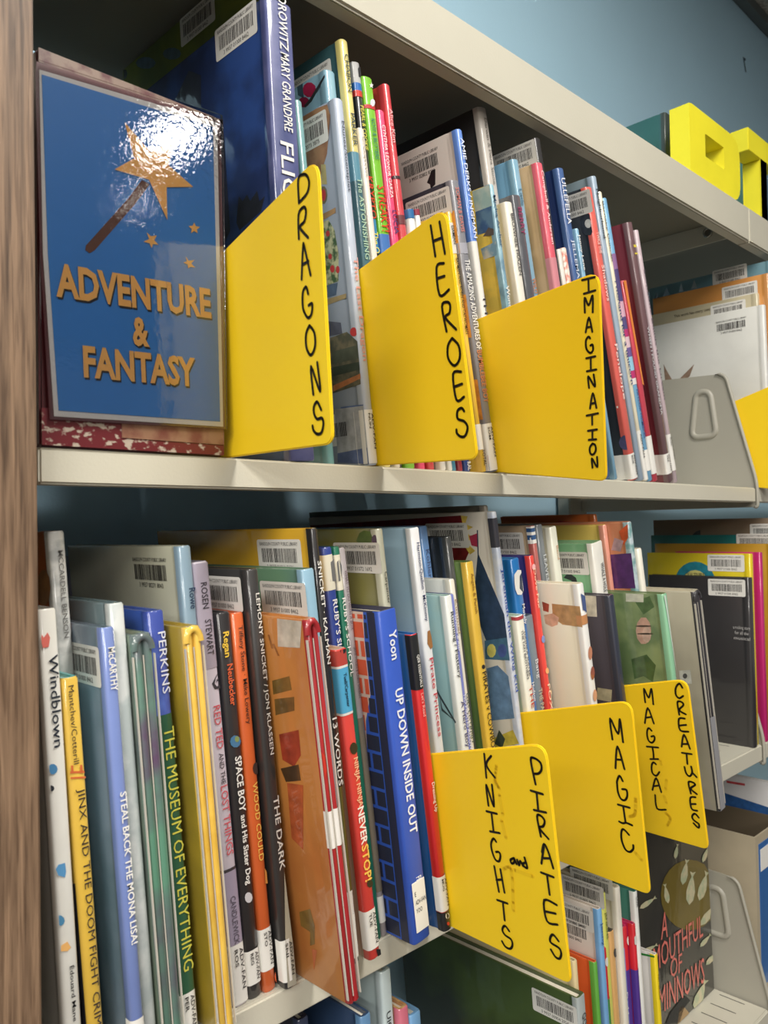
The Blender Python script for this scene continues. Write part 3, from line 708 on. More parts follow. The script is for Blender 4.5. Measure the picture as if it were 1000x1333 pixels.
# ---------------------------------------------------------------- the books, shelf by shelf, left to right
BK, WH = (28, 28, 32), (236, 234, 228)
def B(key, label, tl, tr, sp, cv, **o):
    o.update(key=key, label=label, tl=tl, tr=tr, sp=sp, cv=cv); return o
Z8 = lambda ox, oy, s, pts: [(ox + x / s, oy + y / s) for x, y in pts]
DOT = lambda cx, cy, rx, ry, n=10: [(cx + rx * math.cos(2 * math.pi * i / n), cy + ry * math.sin(2 * math.pi * i / n)) for i in range(n)]
rose = mat((196, 60, 62), .5, .5); leaf = mat((72, 98, 66), .5, .5, c2=(196, 196, 156), scale=170)
top_row = [
 B('flight', 'tall dark blue picture book with barcode label next to the blue poster', (345, -8), (381, -20), (98, 102, 150), (38, 70, 134), y0=0.0, bl=(.335, .0),
   cvv={'c2': (24, 44, 92), 'scale': 18}, spv={'c2': (60, 70, 120), 'scale': 20}, bar=[(307, 41, dict(num='3 9937 01000 8462'))],
   tx=[('MARY HOROWITZ', -60, 66, .33, WH, .1), ('MARY GRANDPRE', 70, 172, .33, WH, .1), ('FLIGHTS', 186, 330, .5, WH, .0)],
   cvp=[([(228, 130), (246, 92), (262, 98), (262, 140), (290, 150), (300, 300), (287, 330), (287, 150)], (30, 34, 52)),
        ([(310, 265), (311, 255), (316, 262), (322, 253), (326, 262), (335, 248), (338, 262), (345, 255), (340, 275), (312, 300), (308, 290)], (34, 38, 52))]),
 B('tallgreen', 'tall olive green picture book topmost behind the dark blue one', pix((.3410, .035, 1.712)), pix((.3515, .035, 1.712)), (120, 130, 44), (128, 142, 40), bl=(.3592, .035), t=.010, cvv={'c2': (96, 116, 48), 'scale': 12}, bar=[(257, 26)],
   cvp=[(DOT(190, 82, 13, 8), (70, 96, 110)), (DOT(158, 96, 8, 9), (36, 44, 40)), (DOT(224, 70, 12, 8), (78, 104, 116))]),
 B('teal_a', 'thin pale teal book with white spine label behind the DRAGONS divider', (384, 128), (395, 138), (120, 170, 172), (130, 165, 165), lab=(520, 572, 'AVD'), labside=.004, t=.0068),
 B('nunes', 'pale grey book with rose bush and stacked books painted on its cover', (436, 126), (448, 128), (186, 196, 212), (150, 160, 176), bl=(.4087, 0.0), labside=.012,
   lab=(533, 604, 'NUN'), tx=[('Nunes/Soentpiet', 158, 250, .42, (70, 76, 90), .05), ('The Last Dragon', 335, 470, .5, (214, 150, 140), .05)],
   bar=[(398, 178, dict(num='3 9937 00073 3875')), (438, 560, dict(wd=.03, ht=.024, text=False, num='1-11630'))],
   cvp=[([(392, 150), (412, 138), (426, 136), (430, 150), (426, 200), (414, 240), (398, 220), (392, 190)], mat((150, 106, 78), .5, .6, c2=(176, 132, 98), scale=80)),
        ([(418, 214), (424, 214), (426, 240), (419, 240)], (190, 176, 120)), (DOT(421.5, 254, 5, 12), (120, 108, 84)), (DOT(421.5, 254, 3, 8), rose),
        ([(412, 283), (437, 270), (437, 277), (412, 292)], (168, 132, 92)),
        ([(417, 290), (428, 286), (436, 300), (441, 330), (441, 366), (420, 374), (416, 330)], leaf),
        (DOT(427, 304, 2.6, 4), rose), (DOT(430, 334, 2.4, 4), rose), (DOT(433, 350, 3, 5), rose), (DOT(440, 351, 2.4, 5), rose), (DOT(421, 313, 2, 4), rose),
        ([(424, 372), (440, 368), (438, 384), (424, 388)], (86, 104, 130)), ([(424, 390), (451, 382), (451, 388), (424, 398)], (168, 148, 108)),
        ([(426, 418), (444, 420), (446, 434), (428, 438)], (90, 92, 108)), ([(430, 440), (452, 432), (466, 444), (470, 468), (470, 500), (434, 512), (430, 470)], mat((120, 112, 90), .5, .6, c2=(86, 86, 72), scale=120)),
        (DOT(461, 432, 5, 6), rose), ([(433, 458), (470, 448), (470, 466), (433, 474)], (84, 88, 74)), ([(434, 478), (472, 470), (474, 480), (434, 490)], (66, 74, 62)),
        ([(434, 502), (480, 484), (482, 490), (434, 510)], (200, 128, 80)), ([(444, 530), (476, 526), (478, 534), (444, 534)], (96, 118, 168)), ([(436, 533), (479, 527), (484, 600), (440, 592)], (176, 178, 182)), ([(440, 590), (483, 582), (484, 604), (440, 602)], (96, 110, 150))]),
 B('flower', 'light blue book with crimson tulips on the cover above the grey one', (423, 89), (437.6, 91), (132, 172, 190), (128, 166, 184), space=.004,
   cvp=[(DOT(403, 117, 9, 10), (170, 32, 76)), (DOT(396, 133, 7, 7), (150, 30, 70)), ([(424, 96), (427, 98), (406, 132), (398, 140), (396, 138), (404, 128)], (50, 56, 60)), ([(386, 102), (394, 108), (396, 128), (388, 124)], (54, 78, 92))]),
 B('chabon', 'tall dark teal book with pale yellow spine', (443, 49), (454, 55), (224, 210, 130), (54, 92, 98), bar=[(405, 112, dict(num='3 9937 01102 7714'))],
   tx=[('CHABON', 71, 120, .5, (60, 74, 70), 0), ('PARKER', 148, 190, .5, (40, 60, 80), 0), ('The ASTONISHING', 232, 338, .62, (176, 206, 178), .05)], bands=[(198, 236, (96, 150, 170)), (236, 600, (70, 110, 120))]),
 B('cream1', 'thin cream paperback left of the black comic spine', (467, 165), (475, 167), (226, 218, 204), (200, 190, 170), tx=[('Cosmo', 178, 230, .5, (180, 176, 168), 0)], bold=0),
 B('blackdc', 'black and white patterned comic reader with round emblem on top', (459, 79), (469, 81), (32, 32, 34), (40, 40, 44),
   bands=[(80, 108, (190, 190, 190)), (108, 118, (40, 110, 190)), (118, 126, (210, 60, 50)), (285, 330, (60, 140, 190))], tx=[('PEARL & COOKIE', 138, 196, .5, (224, 214, 90), .05), ('KRYPTO', 230, 285, .8, (220, 60, 40), .05), ('The O', 302, 330, .7, (240, 230, 90), 0)],
   spp=[(DOT(468, 94, 3.4, 7), BK)]),
 B('green', 'bright green comic reader with white star and red lettering', (472, 97.5), (486, 99), (120, 190, 44), (34, 78, 44),
   tx=[('KOTI & BUTTERS', 155, 208, .4, (60, 130, 110), 0), ('STREAKY!', 242, 302, .8, (216, 52, 36), .05)], spp=[(Z8(380, 30, 5.556, [(573, 430), (577, 445), (590, 447), (580, 456), (583, 472), (572, 463), (562, 470), (565, 455), (557, 446), (569, 445)]), WH), (DOT(484.5, 134, 3.2, 5), (220, 220, 230))],
   bands=[(137, 142, (200, 60, 60)), (305, 330, (70, 120, 190))]),
 B('lucia', 'pink book between the green comic and the tall red book', (491.6, 141.6), (501.5, 143.5), (232, 72, 118), (214, 72, 110), tx=[('CYNTHIA LEONOR GARZA', 163, 258, .45, WH, 0), ('LUCIA', 274, 305, .6, (60, 60, 110), .1)]),
 B('redtall', 'tall glossy red book at the end of the DRAGONS section', (499.7, 107.4), (508.7, 109), (204, 62, 70), (186, 62, 52), tx=[('Alice Kim', 142, 186, .5, (236, 190, 190), 0)], bands=[(229, 233, (60, 40, 44)), (280, 292, (110, 50, 56))]),
 B('bluematch', 'thin white booklet with blue top', (532, 271), (540, 271), (232, 230, 226), (200, 196, 190), bands=[(270, 284, (44, 112, 172))]),
 B('redmatch', 'thin white booklet with dark red top', (541, 271), (547, 270), (232, 230, 226), (200, 196, 190), bands=[(268, 280, (150, 50, 70))]),
 B('bottomteal', 'short teal booklet whose foot shows below the HEROES divider', (548, 300), (556, 300), (60, 130, 160), (60, 130, 160), t=.006),
 B('bottomred', 'short dark red booklet whose foot shows below the HEROES divider', (556, 300), (563, 300), (150, 38, 56), (150, 38, 56), t=.006),
 B('bottomnavy', 'short navy booklet whose foot shows below the HEROES divider', (564, 300), (576, 300), (40, 70, 140), (60, 90, 140), t=.0075, tx=[('RAL', 601, 612, .6, WH, .1)]),
 B('batman', 'thin yellow paperback with black lettering beside the HEROES divider', (583, 275), (589, 278), (232, 190, 70), (232, 190, 70), y0=.001, tx=[('DAMIAN', 294, 318, .6, BK, 0), ('BATMAN AND ROBIN AND CATWOMAN', 336, 435, .62, BK, 0), ('TOTAL', 585, 606, .7, BK, .1)], bands=[(290, 330, (226, 222, 210))], lab=(552, 585, None)),
 B('bumble', 'charcoal book with orange bands across its cover and silver spine', (587, 233.5), (598.6, 233.5), (130, 130, 136), (44, 48, 58), bl=(.5507, 0.0), labside=.016, lab=(551, 614, 'SOM'),
   tx=[('SOMAN & DAVIS', 244, 302, .46, (206, 120, 112), .05), ('THE AMAZING ADVENTURES OF', 338, 455, .62, (240, 238, 232), .05), ('BUMBLEBEE BOY', 456, 524, .62, (206, 128, 84), .05)],
   bar=[(558, 271)], bands=[(316, 330, (170, 170, 180))],
   cvp=[([(560, 285), (596, 272), (604, 328), (570, 336)], (226, 158, 74)), ([(575, 385), (612, 382), (620, 438), (584, 442)], (226, 158, 74)), ([(596, 494), (628, 493), (637, 545), (606, 548)], (226, 158, 74)), ([(612, 593), (641, 592), (644, 617), (616, 617)], (98, 120, 150)),
        ([(630, 596), (638, 592), (640, 604), (634, 600)], (206, 120, 90))]),
 B('amy', 'pale grey book with blue upper spine and a large black letter on the cover', (595, 167), (603, 168), (98, 138, 212), (200, 192, 184), tx=[('AMIE DERKS / INGMAN', 180, 310, .6, (232, 238, 250), .05), ('THE', 384, 420, .5, (60, 60, 70), .1)],
   bands=[(314, 640, (234, 232, 226))], bar=[(548, 216, dict(clear=True, num='3 9937 02802 8220'))], cvp=[([(556, 238), (562, 222), (567, 220), (567, 240), (561, 246), (560, 240)], BK)]),
 B('archer', 'pale blue book with a beach and yellow fields painted on it', (638, 239), (642.7, 240), (150, 192, 206), (220, 186, 70), tx=[('Micha Archer', 254, 322, .62, (60, 84, 110), 0), ('Wonder', 372, 412, .8, WH, 0)], spv={'c2': (96, 130, 150), 'scale': 26}, t=.0058,
   cvv={'c2': (196, 170, 70), 'scale': 60}, cvp=[([(614, 244), (637, 240), (641, 268), (619, 276)], mat((160, 190, 186), .5, .6, c2=(200, 212, 200), scale=50)), ([(619, 276), (640, 268), (643, 300), (622, 306)], mat((52, 92, 140), .5, .6, c2=(92, 130, 160), scale=60)), ([(629, 308), (636, 296), (643, 298), (643, 306)], (90, 80, 76)), ([(626, 324), (646, 314), (647, 332), (630, 338)], mat((120, 158, 180), .5, .6, c2=(210, 206, 190), scale=60))]),
 B('cream2', 'cream book with small black lettering in front of the tall dark ones', (658, 262), (668, 262), (232, 228, 216), (222, 218, 196), tx=[('BROWNEE FRAZEN', 278, 358, .4, (40, 40, 44), .1)]),
 B('darwin', 'tallest black book with white spine in the HEROES section', (622, 138), (634.6, 141), (196, 190, 182), (40, 40, 42), tx=[('Darwin & Piera Stone', 154, 240, .3, (120, 116, 110), .1)]),
 B('darkpink', 'dark grey book with magenta spine lettering', (667, 253), (678.7, 251.5), (84, 86, 92), (86, 90, 92), tx=[('BERRY', 270, 306, .5, (150, 60, 100), .1)], spp=[]),
 B('ltblue', 'sky blue book with wave lines on its spine', (667, 206.5), (676, 205.6), (126, 168, 190), (112, 160, 190), tx=[('Little', 246, 268, .5, (80, 120, 140), 0), ('WILD', 362, 382, .6, (200, 120, 60), 0)]),
 B('andersen', 'tan book with pink and white spine', (698.5, 211), (707.5, 211), (222, 96, 112), (206, 176, 136), cvv={'c2': (190, 158, 112), 'scale': 14}, tx=[('Campbell & Andersen', 222, 318, .5, (250, 226, 226), .05)], bands=[(335, 640, (214, 140, 150))], coat=.6),
 B('blacktall', 'tall black book with barcode behind the tan one', (696, 178.6), (704.8, 178.6), (46, 44, 46), (30, 32, 34), bar=[(670, 208)]),
 B('pale1', 'short whitish book left of the navy one', (727, 324), (732, 323), (214, 208, 200), (206, 198, 196)),
 B('pale2', 'short white book with red patterned spine', (733, 322), (738.6, 323), (206, 120, 104), (190, 180, 170), spv={'c2': (232, 214, 200), 'scale': 160}),
 B('navy', 'navy blue book with tall white spine lettering', (726, 218), (735, 218), (70, 100, 152), (24, 46, 96), tx=[('ULLEFELLA', 232, 292, .66, (236, 238, 244), 0), ('JELLEMAK', 312, 372, .6, (210, 220, 236), 0)]),
 B('jenny', 'short light blue book with white lettering beside the IMAGINATION divider', (750, 297), (754, 298), (130, 176, 204), (110, 156, 186), tx=[('Jenny Lane', 305, 352, .7, WH, 0)], t=.0055),
 B('space', 'black book with round white window on the cover and coral spine', (763, 243), (772, 242), (226, 104, 94), (40, 46, 54), bl=(.793, 0.0), labside=.03, lab=(590, 625, 'ROB'), bar=[(742, 270)],
   tx=[('TWICE THE', 302, 330, .5, (244, 214, 206), .1), ('Shadows', 345, 392, .5, (244, 214, 206), .1), ('Penelope', 448, 520, .6, (244, 214, 206), .1)],
   cvp=[(DOT(756, 258, 2.2, 3), (150, 156, 160)), (DOT(766, 292, 11, 15), (56, 62, 72)), (DOT(766, 291, 4.6, 6), (226, 226, 222)), (DOT(778, 338, 1.2, 1.6), WH), (DOT(793, 427, 1.3, 1.7), WH), (DOT(804, 496, 1.3, 1.7), WH), (DOT(804, 530, 1.2, 1.6), WH), (DOT(815, 576, 9, 10), (84, 84, 124))]),
 B('neigh', 'silvery blue book behind the black one with the round window', (771, 228.6), (778, 228.6), (160, 178, 196), (120, 138, 146), tx=[('Neighborhood', 246, 310, .55, (40, 44, 50), 0)], t=.0088),
 B('unicorn', 'cream book with purple lettering naming a unicorn', (780, 249), (784.5, 250), (232, 224, 200), (216, 208, 190), bl=(.8212, 0.0), lab=(560, 624, 'DIL'), t=.0062, tx=[('Barnaby Duncan', 262, 340, .5, (60, 60, 60), 0), ('I WISH', 366, 395, .8, (60, 64, 120), 0), ('and for a unicorn', 396, 500, .9, (60, 64, 120), 0)]),
 B('plaid', 'light blue and purple plaid spined book', (785.4, 257.4), (792.6, 257.4), (122, 176, 214), (150, 160, 190), bl=(.8292, 0.0), lab=(585, 612, None), t=.0082,
   bands=[(330, 350, (150, 110, 160)), (350, 392, (84, 72, 124)), (392, 412, (214, 170, 190)), (412, 428, (90, 80, 130)), (428, 438, (180, 50, 110)), (438, 452, (220, 190, 200)), (452, 464, (110, 90, 150)), (464, 482, (150, 200, 226)), (482, 492, (186, 50, 110)), (492, 500, (226, 220, 220))], tx=[('TAYLOR HAMBLES', 505, 570, .5, (60, 90, 150), 0)]),
 B('orange', 'short orange and crimson spined book left of the maroon one', (811, 365), (818.4, 364), (198, 66, 84), (226, 140, 60), bl=(.8400, 0.0), t=.0098, lab=(567, 616, None), spp=[(Z8(740, 340, 6.25, [(445, 155), (466, 155), (640, 1000), (600, 1000)]), (232, 140, 66))]),
 B('maroon', 'maroon book with white label around its foot near the shelf bracket', (817, 289), (824, 289), (112, 84, 88), (112, 36, 50), bl=(.8745, 0.0), labside=.03, lab=(590, 616, 'TRE'), t=.0115, spp=[(Z8(690, 180, 5.556, [(745, 770), (765, 770), (770, 788), (750, 788)]), (240, 220, 80)), (Z8(690, 180, 5.556, [(755, 828), (775, 828), (778, 840), (758, 840)]), (240, 220, 80))], tx=[('WHEN I FOUND GRANDMA', 425, 540, .4, (206, 206, 210), .1)]),
 B('lav', 'thin lavender grey book last before the shelf bracket', (827.7, 299), (833, 299), (196, 178, 184), (150, 140, 146), bl=(.8902, 0.0), labside=.004, lab=(565, 612, 'WEL'), t=.0075, tx=[('Someone Builds the Dream', 350, 520, .4, (90, 80, 90), .1)]),
]
place_row(top_row, Z_M, lambda x: interp(x, [.33, .36, .41, .535, .742, .824, .9], [3, 5.2, 6.2, 10.7, 15.2, 17.6, 17.6]), 0.0, 'picture books on the shelf of the blue poster')

low_row = [
 B('windblown', 'white picture book with red and blue spots against the wood end panel', (50, 794), (69, 792.5), (236, 234, 226), (150, 148, 144), bl=(.1822, 0.0), tx=[('Windblown', 852, 972, .5, (40, 48, 60), .1), ('Édouard Mane', 1256, 1328, .28, BK, .1)], t=.0096,
   spp=[(Z8(0, 650, 3.333, [(165, 600), (180, 585), (188, 600), (205, 577), (216, 600), (210, 640), (185, 645), (168, 625)]), (236, 120, 108)), (DOT(68, 1001, 6.5, 7), (78, 140, 188)), (DOT(66, 1026, 4.2, 4), (40, 44, 52)),
        (Z8(0, 980, 2.857, [(240, 408), (244, 440), (240, 462), (215, 455), (188, 437), (215, 415)]), (92, 156, 206)), (DOT(77, 1198, 6.5, 7), (78, 140, 180)), (Z8(0, 980, 2.857, [(248, 700), (262, 722), (250, 735), (212, 742), (225, 715)]), (240, 184, 110))]),
 B('jinx', 'yellow spined book with teal cover and thin black title', (81, 884), (103.5, 875), (234, 192, 74), (84, 174, 172), lo=-.012, bold=.0, tx=[('Mantchev/Cotterill', 892, 994, .34, (60, 50, 46), -.05), ('JINX AND THE DOOM FIGHT CRIME', 1026, 1345, .56, (48, 42, 46), .05)],
   spp=[(Z8(0, 980, 2.857, [(252, 70), (312, 66), (314, 74), (254, 78)]), (220, 110, 60)), (Z8(0, 980, 2.857, [(254, 92), (318, 86), (319, 93), (256, 98)]), (220, 110, 60)), (Z8(0, 980, 2.857, [(262, 46), (270, 46), (272, 70), (264, 70)]), (220, 110, 60)), (Z8(0, 980, 2.857, [(296, 44), (304, 44), (306, 66), (298, 68)]), (220, 110, 60))],
   cvp=[([(60, 1150), (98, 1150), (130, 1500), (60, 1500)], (40, 40, 48))]),
 B('benson', 'marbled grey spined book with rust orange cover beside the end panel', (63, 692), (85.5, 689), (176, 178, 176), (142, 74, 32), spv={'c2': (214, 214, 210), 'scale': 90}, tx=[('MCCARDELL BENSON', 716, 830, .3, (120, 118, 116), .1)], cvp=[(DOT(57, 765, 9, 24), (132, 92, 52))], lo=0.0),
 B('mona', 'lavender blue book with bold white title and grey cover', (132, 818), (150, 816.5), (122, 142, 202), (128, 142, 156), lo=-.012, coat=1.0, tx=[('McCARTHY', 842, 899, .56, WH, .1), ('STEAL BACK THE MONA LISA!', 1030, 1228, .52, WH, .15)], bar=[(105, 863)], lab=(1326, 1420, None), bold=.02, cvv={'c2': (78, 104, 112), 'scale': 9}),
 B('silver', 'silvery grey thin book between the lavender and blue ones', (142.5, 786.5), (163, 784), (180, 190, 190), (108, 130, 136), lo=-.005, spv={'c2': (214, 218, 216), 'scale': 40}),
 B('greenlib', 'library bound book with green and violet double ridged spine', (172, 828), (198, 824), (92, 142, 118), (142, 160, 138), lo=-.018, dbl=1, spv={'c2': (92, 62, 96), 'scale': 13}, cvv={'c2': (70, 74, 90), 'scale': 5}, t=.0125),
 B('perkins', 'blue topped book with yellow capital lettering on green below', (192, 797), (212.5, 796), (58, 78, 164), (46, 76, 156), lo=-.008, tx=[('PERKINS', 822, 902, .46, (226, 228, 240), .2), ('THE MUSEUM OF EVERYTHING', 946, 1262, .62, (206, 200, 80), .15)], bands=[(930, 1500, (40, 88, 62))], spv={'c2': (88, 116, 200), 'scale': 30}, t=.0105, lab=(1292, 1400, 'PER'), bold=0),
 B('yellowlib', 'library bound book with bright yellow double ridged spine', (240, 818), (261, 813.5), (240, 198, 84), (176, 150, 44), lo=-.015, dbl=1, spv={'c2': (226, 180, 66), 'scale': 30}, cvv={'c2': (120, 108, 36), 'scale': 6}, t=.0112),
 B('rowe', 'tall grey green book with pale blue spine and transparent barcode label', (232.5, 711.5), (250, 709), (140, 166, 184), (196, 196, 172), lo=-.012, bar=[(196, 745, dict(clear=True, num='3 9937 00271 8043'))], tx=[('Rowe', 765, 792, .5, (40, 60, 90), .2)], far=(88, 712), cvv={'c2': (156, 158, 146), 'scale': 4}, spv={'var': .1, 'scale': 4}),
 B('redted', 'lilac white book with red capitals and stone patterned bands', (252, 732.5), (276, 731.6), (206, 198, 210), (176, 172, 190), bl=(.289, .004), t=.0105, tx=[('ROSEN', 758, 792, .42, (60, 56, 62), .0), ('STEWART', 806, 852, .42, (60, 56, 62), .05), ('RED TED', 918, 974, .44, (206, 90, 100), .1), ('AND THE', 980, 1020, .3, (70, 66, 72), .1), ('LOST THINGS', 1022, 1112, .46, (206, 90, 100), .1), ('CANDLEWICK', 1166, 1228, .36, (90, 84, 96), 0)],
   bands=[(733, 870, (176, 166, 182)), (1134, 1228, (160, 150, 172)), (1130, 1134, (60, 56, 60))], lab=(1229, 1309, 'ROS'), bar=[], labside=.003,
   spp=[(Z8(0, 650, 3.333, [(948, 745), (956, 742), (934, 780), (930, 800), (940, 812), (956, 800), (944, 786), (936, 796), (940, 776), (962, 792), (960, 818), (930, 824), (918, 800)]), (60, 56, 62))]),
 B('spaceboy', 'black book with yellow and orange author names and small globe', (282.5, 799), (300.5, 799), (40, 38, 40), (44, 44, 50), bl=(.3005, .0043), t=.0098, tx=[('Regan', 822, 855, .42, (236, 196, 70), .0), ('Neubecker', 864, 918, .42, (220, 100, 60), .08), ('SPACE BOY', 984, 1056, .5, WH, .1), ('and His Sister Dog', 1060, 1150, .38, WH, .12)],
   spp=[(DOT(306, 965, 7, 8), (66, 120, 160)), (DOT(308, 962, 3, 4), (130, 150, 90)), (DOT(323, 1168, 5, 7), (206, 204, 208))], lab=(1236, 1280, 'REG'), bold=.02),
 B('wood', 'orange book with dark lettering on the upper spine', (302, 799), (320, 797.5), (212, 98, 44), (186, 84, 40), bl=(.3117, .0035), t=.0091, tx=[('Tiffany Stone · Mike Lowery', 814, 942, .34, (70, 44, 36), .05), ('WOOD COULD', 1018, 1120, .4, (236, 188, 90), .1)], lab=(1208, 1262, 'STO'),
   spp=[(DOT(333, 1000, 4.5, 8), (60, 44, 40)), ([(344, 1130), (350, 1133), (351, 1148), (345, 1150)], (200, 130, 60)), (DOT(361, 1271, 4.2, 8), (216, 90, 40)), (DOT(361.2, 1271, 2, 5), WH)]),
 B('dark', 'black book with white capital authors and pale light beam', (321.5, 742), (339.5, 740.5), (52, 50, 50), (52, 52, 52), bl=(.3230, -.003), t=.0090, bar=[(287, 772)], tx=[('LEMONY SNICKET / JON KLASSEN', 772, 982, .42, (226, 222, 214), .1), ('THE DARK', 1036, 1132, .46, (226, 222, 214), .12)],
   spp=[([(369.5, 1134), (384, 1226), (371, 1222)], (176, 170, 150)), ([(371, 1222), (384, 1226), (392, 1282), (374, 1286)], (168, 164, 148))], lab=(1222, 1276, 'SNI')),
 B('redlib', 'library bound orange book pulled forward with red double ridged spine', (398, 808), (416, 805), (156, 28, 36), (196, 128, 62), bl=(.3400, -.0455), t=.0098, dbl=1, spv={'c2': (186, 40, 44), 'scale': 6}, cvv={'c2': (178, 106, 52), 'scale': 10}, bands=[(1054, 1102, (236, 232, 226))],
   cvp=[(Z8(200, 670, 3.333, [(532, 414), (640, 440), (636, 578), (540, 572)]), (206, 196, 180)), (Z8(200, 670, 3.333, [(515, 720), (590, 700), (600, 760), (520, 780)]), (120, 92, 40)), (Z8(200, 670, 3.333, [(525, 800), (610, 790), (612, 850), (530, 870)]), (112, 84, 40)),
        (Z8(200, 950, 3.333, [(545, 20), (630, 0), (640, 110), (610, 160), (560, 130)]), (160, 60, 36)), (Z8(200, 950, 3.333, [(552, 168), (630, 150), (640, 220), (575, 226)]), (74, 52, 30)), (Z8(200, 950, 3.333, [(580, 230), (650, 240), (650, 520), (600, 470)]), (174, 84, 44)),
        (Z8(250, 1183, 5, [(700, 20), (770, 0), (800, 110), (800, 230), (770, 240), (770, 150), (710, 110)]), (120, 92, 42)), (Z8(250, 1183, 5, [(782, 260), (815, 270), (795, 400)]), (176, 92, 50)),
        (Z8(200, 670, 3.333, [(516, 560), (524, 560), (548, 612), (540, 612)]), (160, 98, 44)), (Z8(200, 670, 3.333, [(496, 520), (504, 520), (520, 580), (512, 580)]), (160, 98, 44))],
   spp=[(Z8(380, 980, 2.857, [(96, 0), (120, 10), (128, 60), (108, 110), (96, 60)]), (206, 52, 40)), (Z8(380, 980, 2.857, [(160, 640), (176, 630), (190, 700), (182, 760), (170, 720)]), (206, 52, 40))]),
 B('bluegreen', 'light blue spined book with green cover behind the orange one', (393.5, 742), (411.5, 740.5), (140, 178, 200), (96, 132, 104), bar=[(369, 779)], cvv={'c2': (84, 116, 110), 'scale': 8}, y0=-.014, t=.0105),
 B('13w', 'tall mustard yellow book with black spine and white authors', (405.5, 688), (416, 689.5), (34, 32, 34), (214, 168, 44), bl=(.3742, -.012), t=.0055, bar=[(364, 723, dict(num='3 9937 01011 0136'))], far=(205, 697), tx=[('SNICKET · KALMAN', 730, 864, .56, WH, .1), ('13 WORDS', 934, 1022, .7, WH, .1)],
   bands=[(1024, 1160, (90, 84, 40)), (1160, 1190, (226, 224, 220))], lab=(1190, 1246, None), cvv={'c2': (186, 146, 44), 'scale': 6}),
 B('ninja', 'red book with light blue author panel and torn top', (437, 847), (453.5, 845.5), (222, 68, 60), (200, 170, 150), bl=(.3850, -.0170), t=.0102, tx=[('Tuell/Carpenter', 876, 920, .34, (30, 50, 70), -.02), ('NINJA NINJA', 986, 1050, .5, (246, 190, 150), .08), ('NEVER', 1050, 1098, .56, (250, 240, 230), .08), ('STOP!', 1099, 1146, .62, (246, 200, 90), .08)],
   bands=[(866, 869, WH), (869, 927, (84, 176, 220)), (927, 930, WH), (846, 866, (190, 70, 60))], lab=(1184, 1234, 'TUE'), bold=.02, spp=[(DOT(446, 846, 4, 5), BK), (DOT(460, 974, 5, 8), BK), (DOT(481, 1150, 4, 5), BK), ([(489, 1235), (496, 1234), (497, 1248), (492, 1250)], BK)]),
 B('ruby1', 'blue and cream spined book with small sketched figure', (420.5, 713.5), (434, 712), (40, 62, 140), (40, 58, 130), lo=-.01, t=.0085, bands=[(722, 768, (232, 226, 206))], tx=[("RUBY'S SLEEPOVER", 780, 905, .5, WH, .1)], spp=[([(430, 732), (434, 728), (438, 736), (437, 756), (430, 757)], (110, 110, 110))]),
 B('ruby2', 'thin green and cream spined companion right of the blue one', (435, 712), (441, 712.6), (24, 110, 84), (24, 100, 80), t=.0052, bands=[(722, 768, (232, 226, 206))], tx=[("RUBY'S SCHOOL", 778, 880, .6, WH, .1)], spp=[([(438, 732), (441, 728), (445, 736), (444, 756), (439, 757)], (110, 110, 110))]),
 B('box', 'mauve grey thin book right of the green spined one', (442.4, 713.5), (450.5, 713.5), (166, 158, 160), (150, 140, 140), t=.0055, tx=[('WHAT TO DO WITH A BOX', 742, 820, .5, (110, 90, 100), 0), ('JANE YOLEN & CHRIS SHEBAN', 842, 908, .5, (100, 96, 100), 0)], bands=[(934, 1160, (128, 118, 102))], lab=(1166, 1200, None)),
 B('yoon', 'thick blue spined book wrapped in orange and black brick pattern', (493, 797), (515.5, 794), (54, 90, 190), (44, 46, 70), bl=(.4208, -.0248), t=.0175, labside=0, tx=[('Yoon', 820, 858, .42, (232, 236, 244), .1), ('UP DOWN INSIDE OUT', 896, 1084, .44, (232, 236, 244), .1), ('FLP', 1140, 1150, .3, (226, 232, 244), .1)], bold=.02, bricks=1, coat=.25),
 B('carp', 'tall olive green book with painted grapes and barcode', (490, 689), (499.6, 688), (190, 190, 170), (120, 116, 60), lo=-.0135, bar=[(465, 726, dict(num='3 9937 01072 1692'))], far=(418, 690), cvv={'c2': (134, 134, 112), 'scale': 7}, tx=[('Carpenter', 744, 786, .5, (60, 60, 56), 0)],
   cvp=[([(468, 694), (474, 689), (482, 692), (486, 702), (480, 708), (470, 710), (464, 704)], (92, 112, 60)), (DOT(488, 703, 4, 7), (110, 90, 110)), (DOT(494, 712, 4, 8), (120, 98, 120)), (DOT(490, 722, 4, 7), (98, 84, 100))]),
 B('qeb', 'short blue book with black and red spine against the KNIGHTS divider', (535, 827), (544, 826), (206, 38, 40), (22, 92, 164), bl=(.4504, -.0275), t=.0079, tx=[('QEB ESSENTIALS', 852, 894, .36, WH, 0), ("Let's Read", 902, 932, .36, (240, 170, 160), 0), ('Dressing Up', 1018, 1056, .36, WH, .1)], bands=[(826, 897, (28, 30, 34)), (1186, 1212, (28, 30, 34))], lab=(1140, 1185, 'MUG'), spp=[(DOT(582, 1192, 2.5, 4), WH), (DOT(582.3, 1192, 1.6, 2.8), BK), (DOT(583, 1202, 1.8, 2.4), (200, 40, 40))]),
 B('pp', 'tall pale blue book with white spine and small brown animal', (535, 688), (547, 686), (226, 228, 230), (152, 182, 200), lo=.0, space=.004, tx=[('Harmson-Quallon · McKimmy', 706, 808, .34, (60, 70, 110), .05), ('Pirate Princess', 856, 958, .44, (200, 70, 84), .05)], spp=[([(556, 822), (559, 820), (561, 828), (563, 842), (560, 845), (556, 838)], (160, 110, 60))], cvv={'c2': (170, 190, 198), 'scale': 5}),
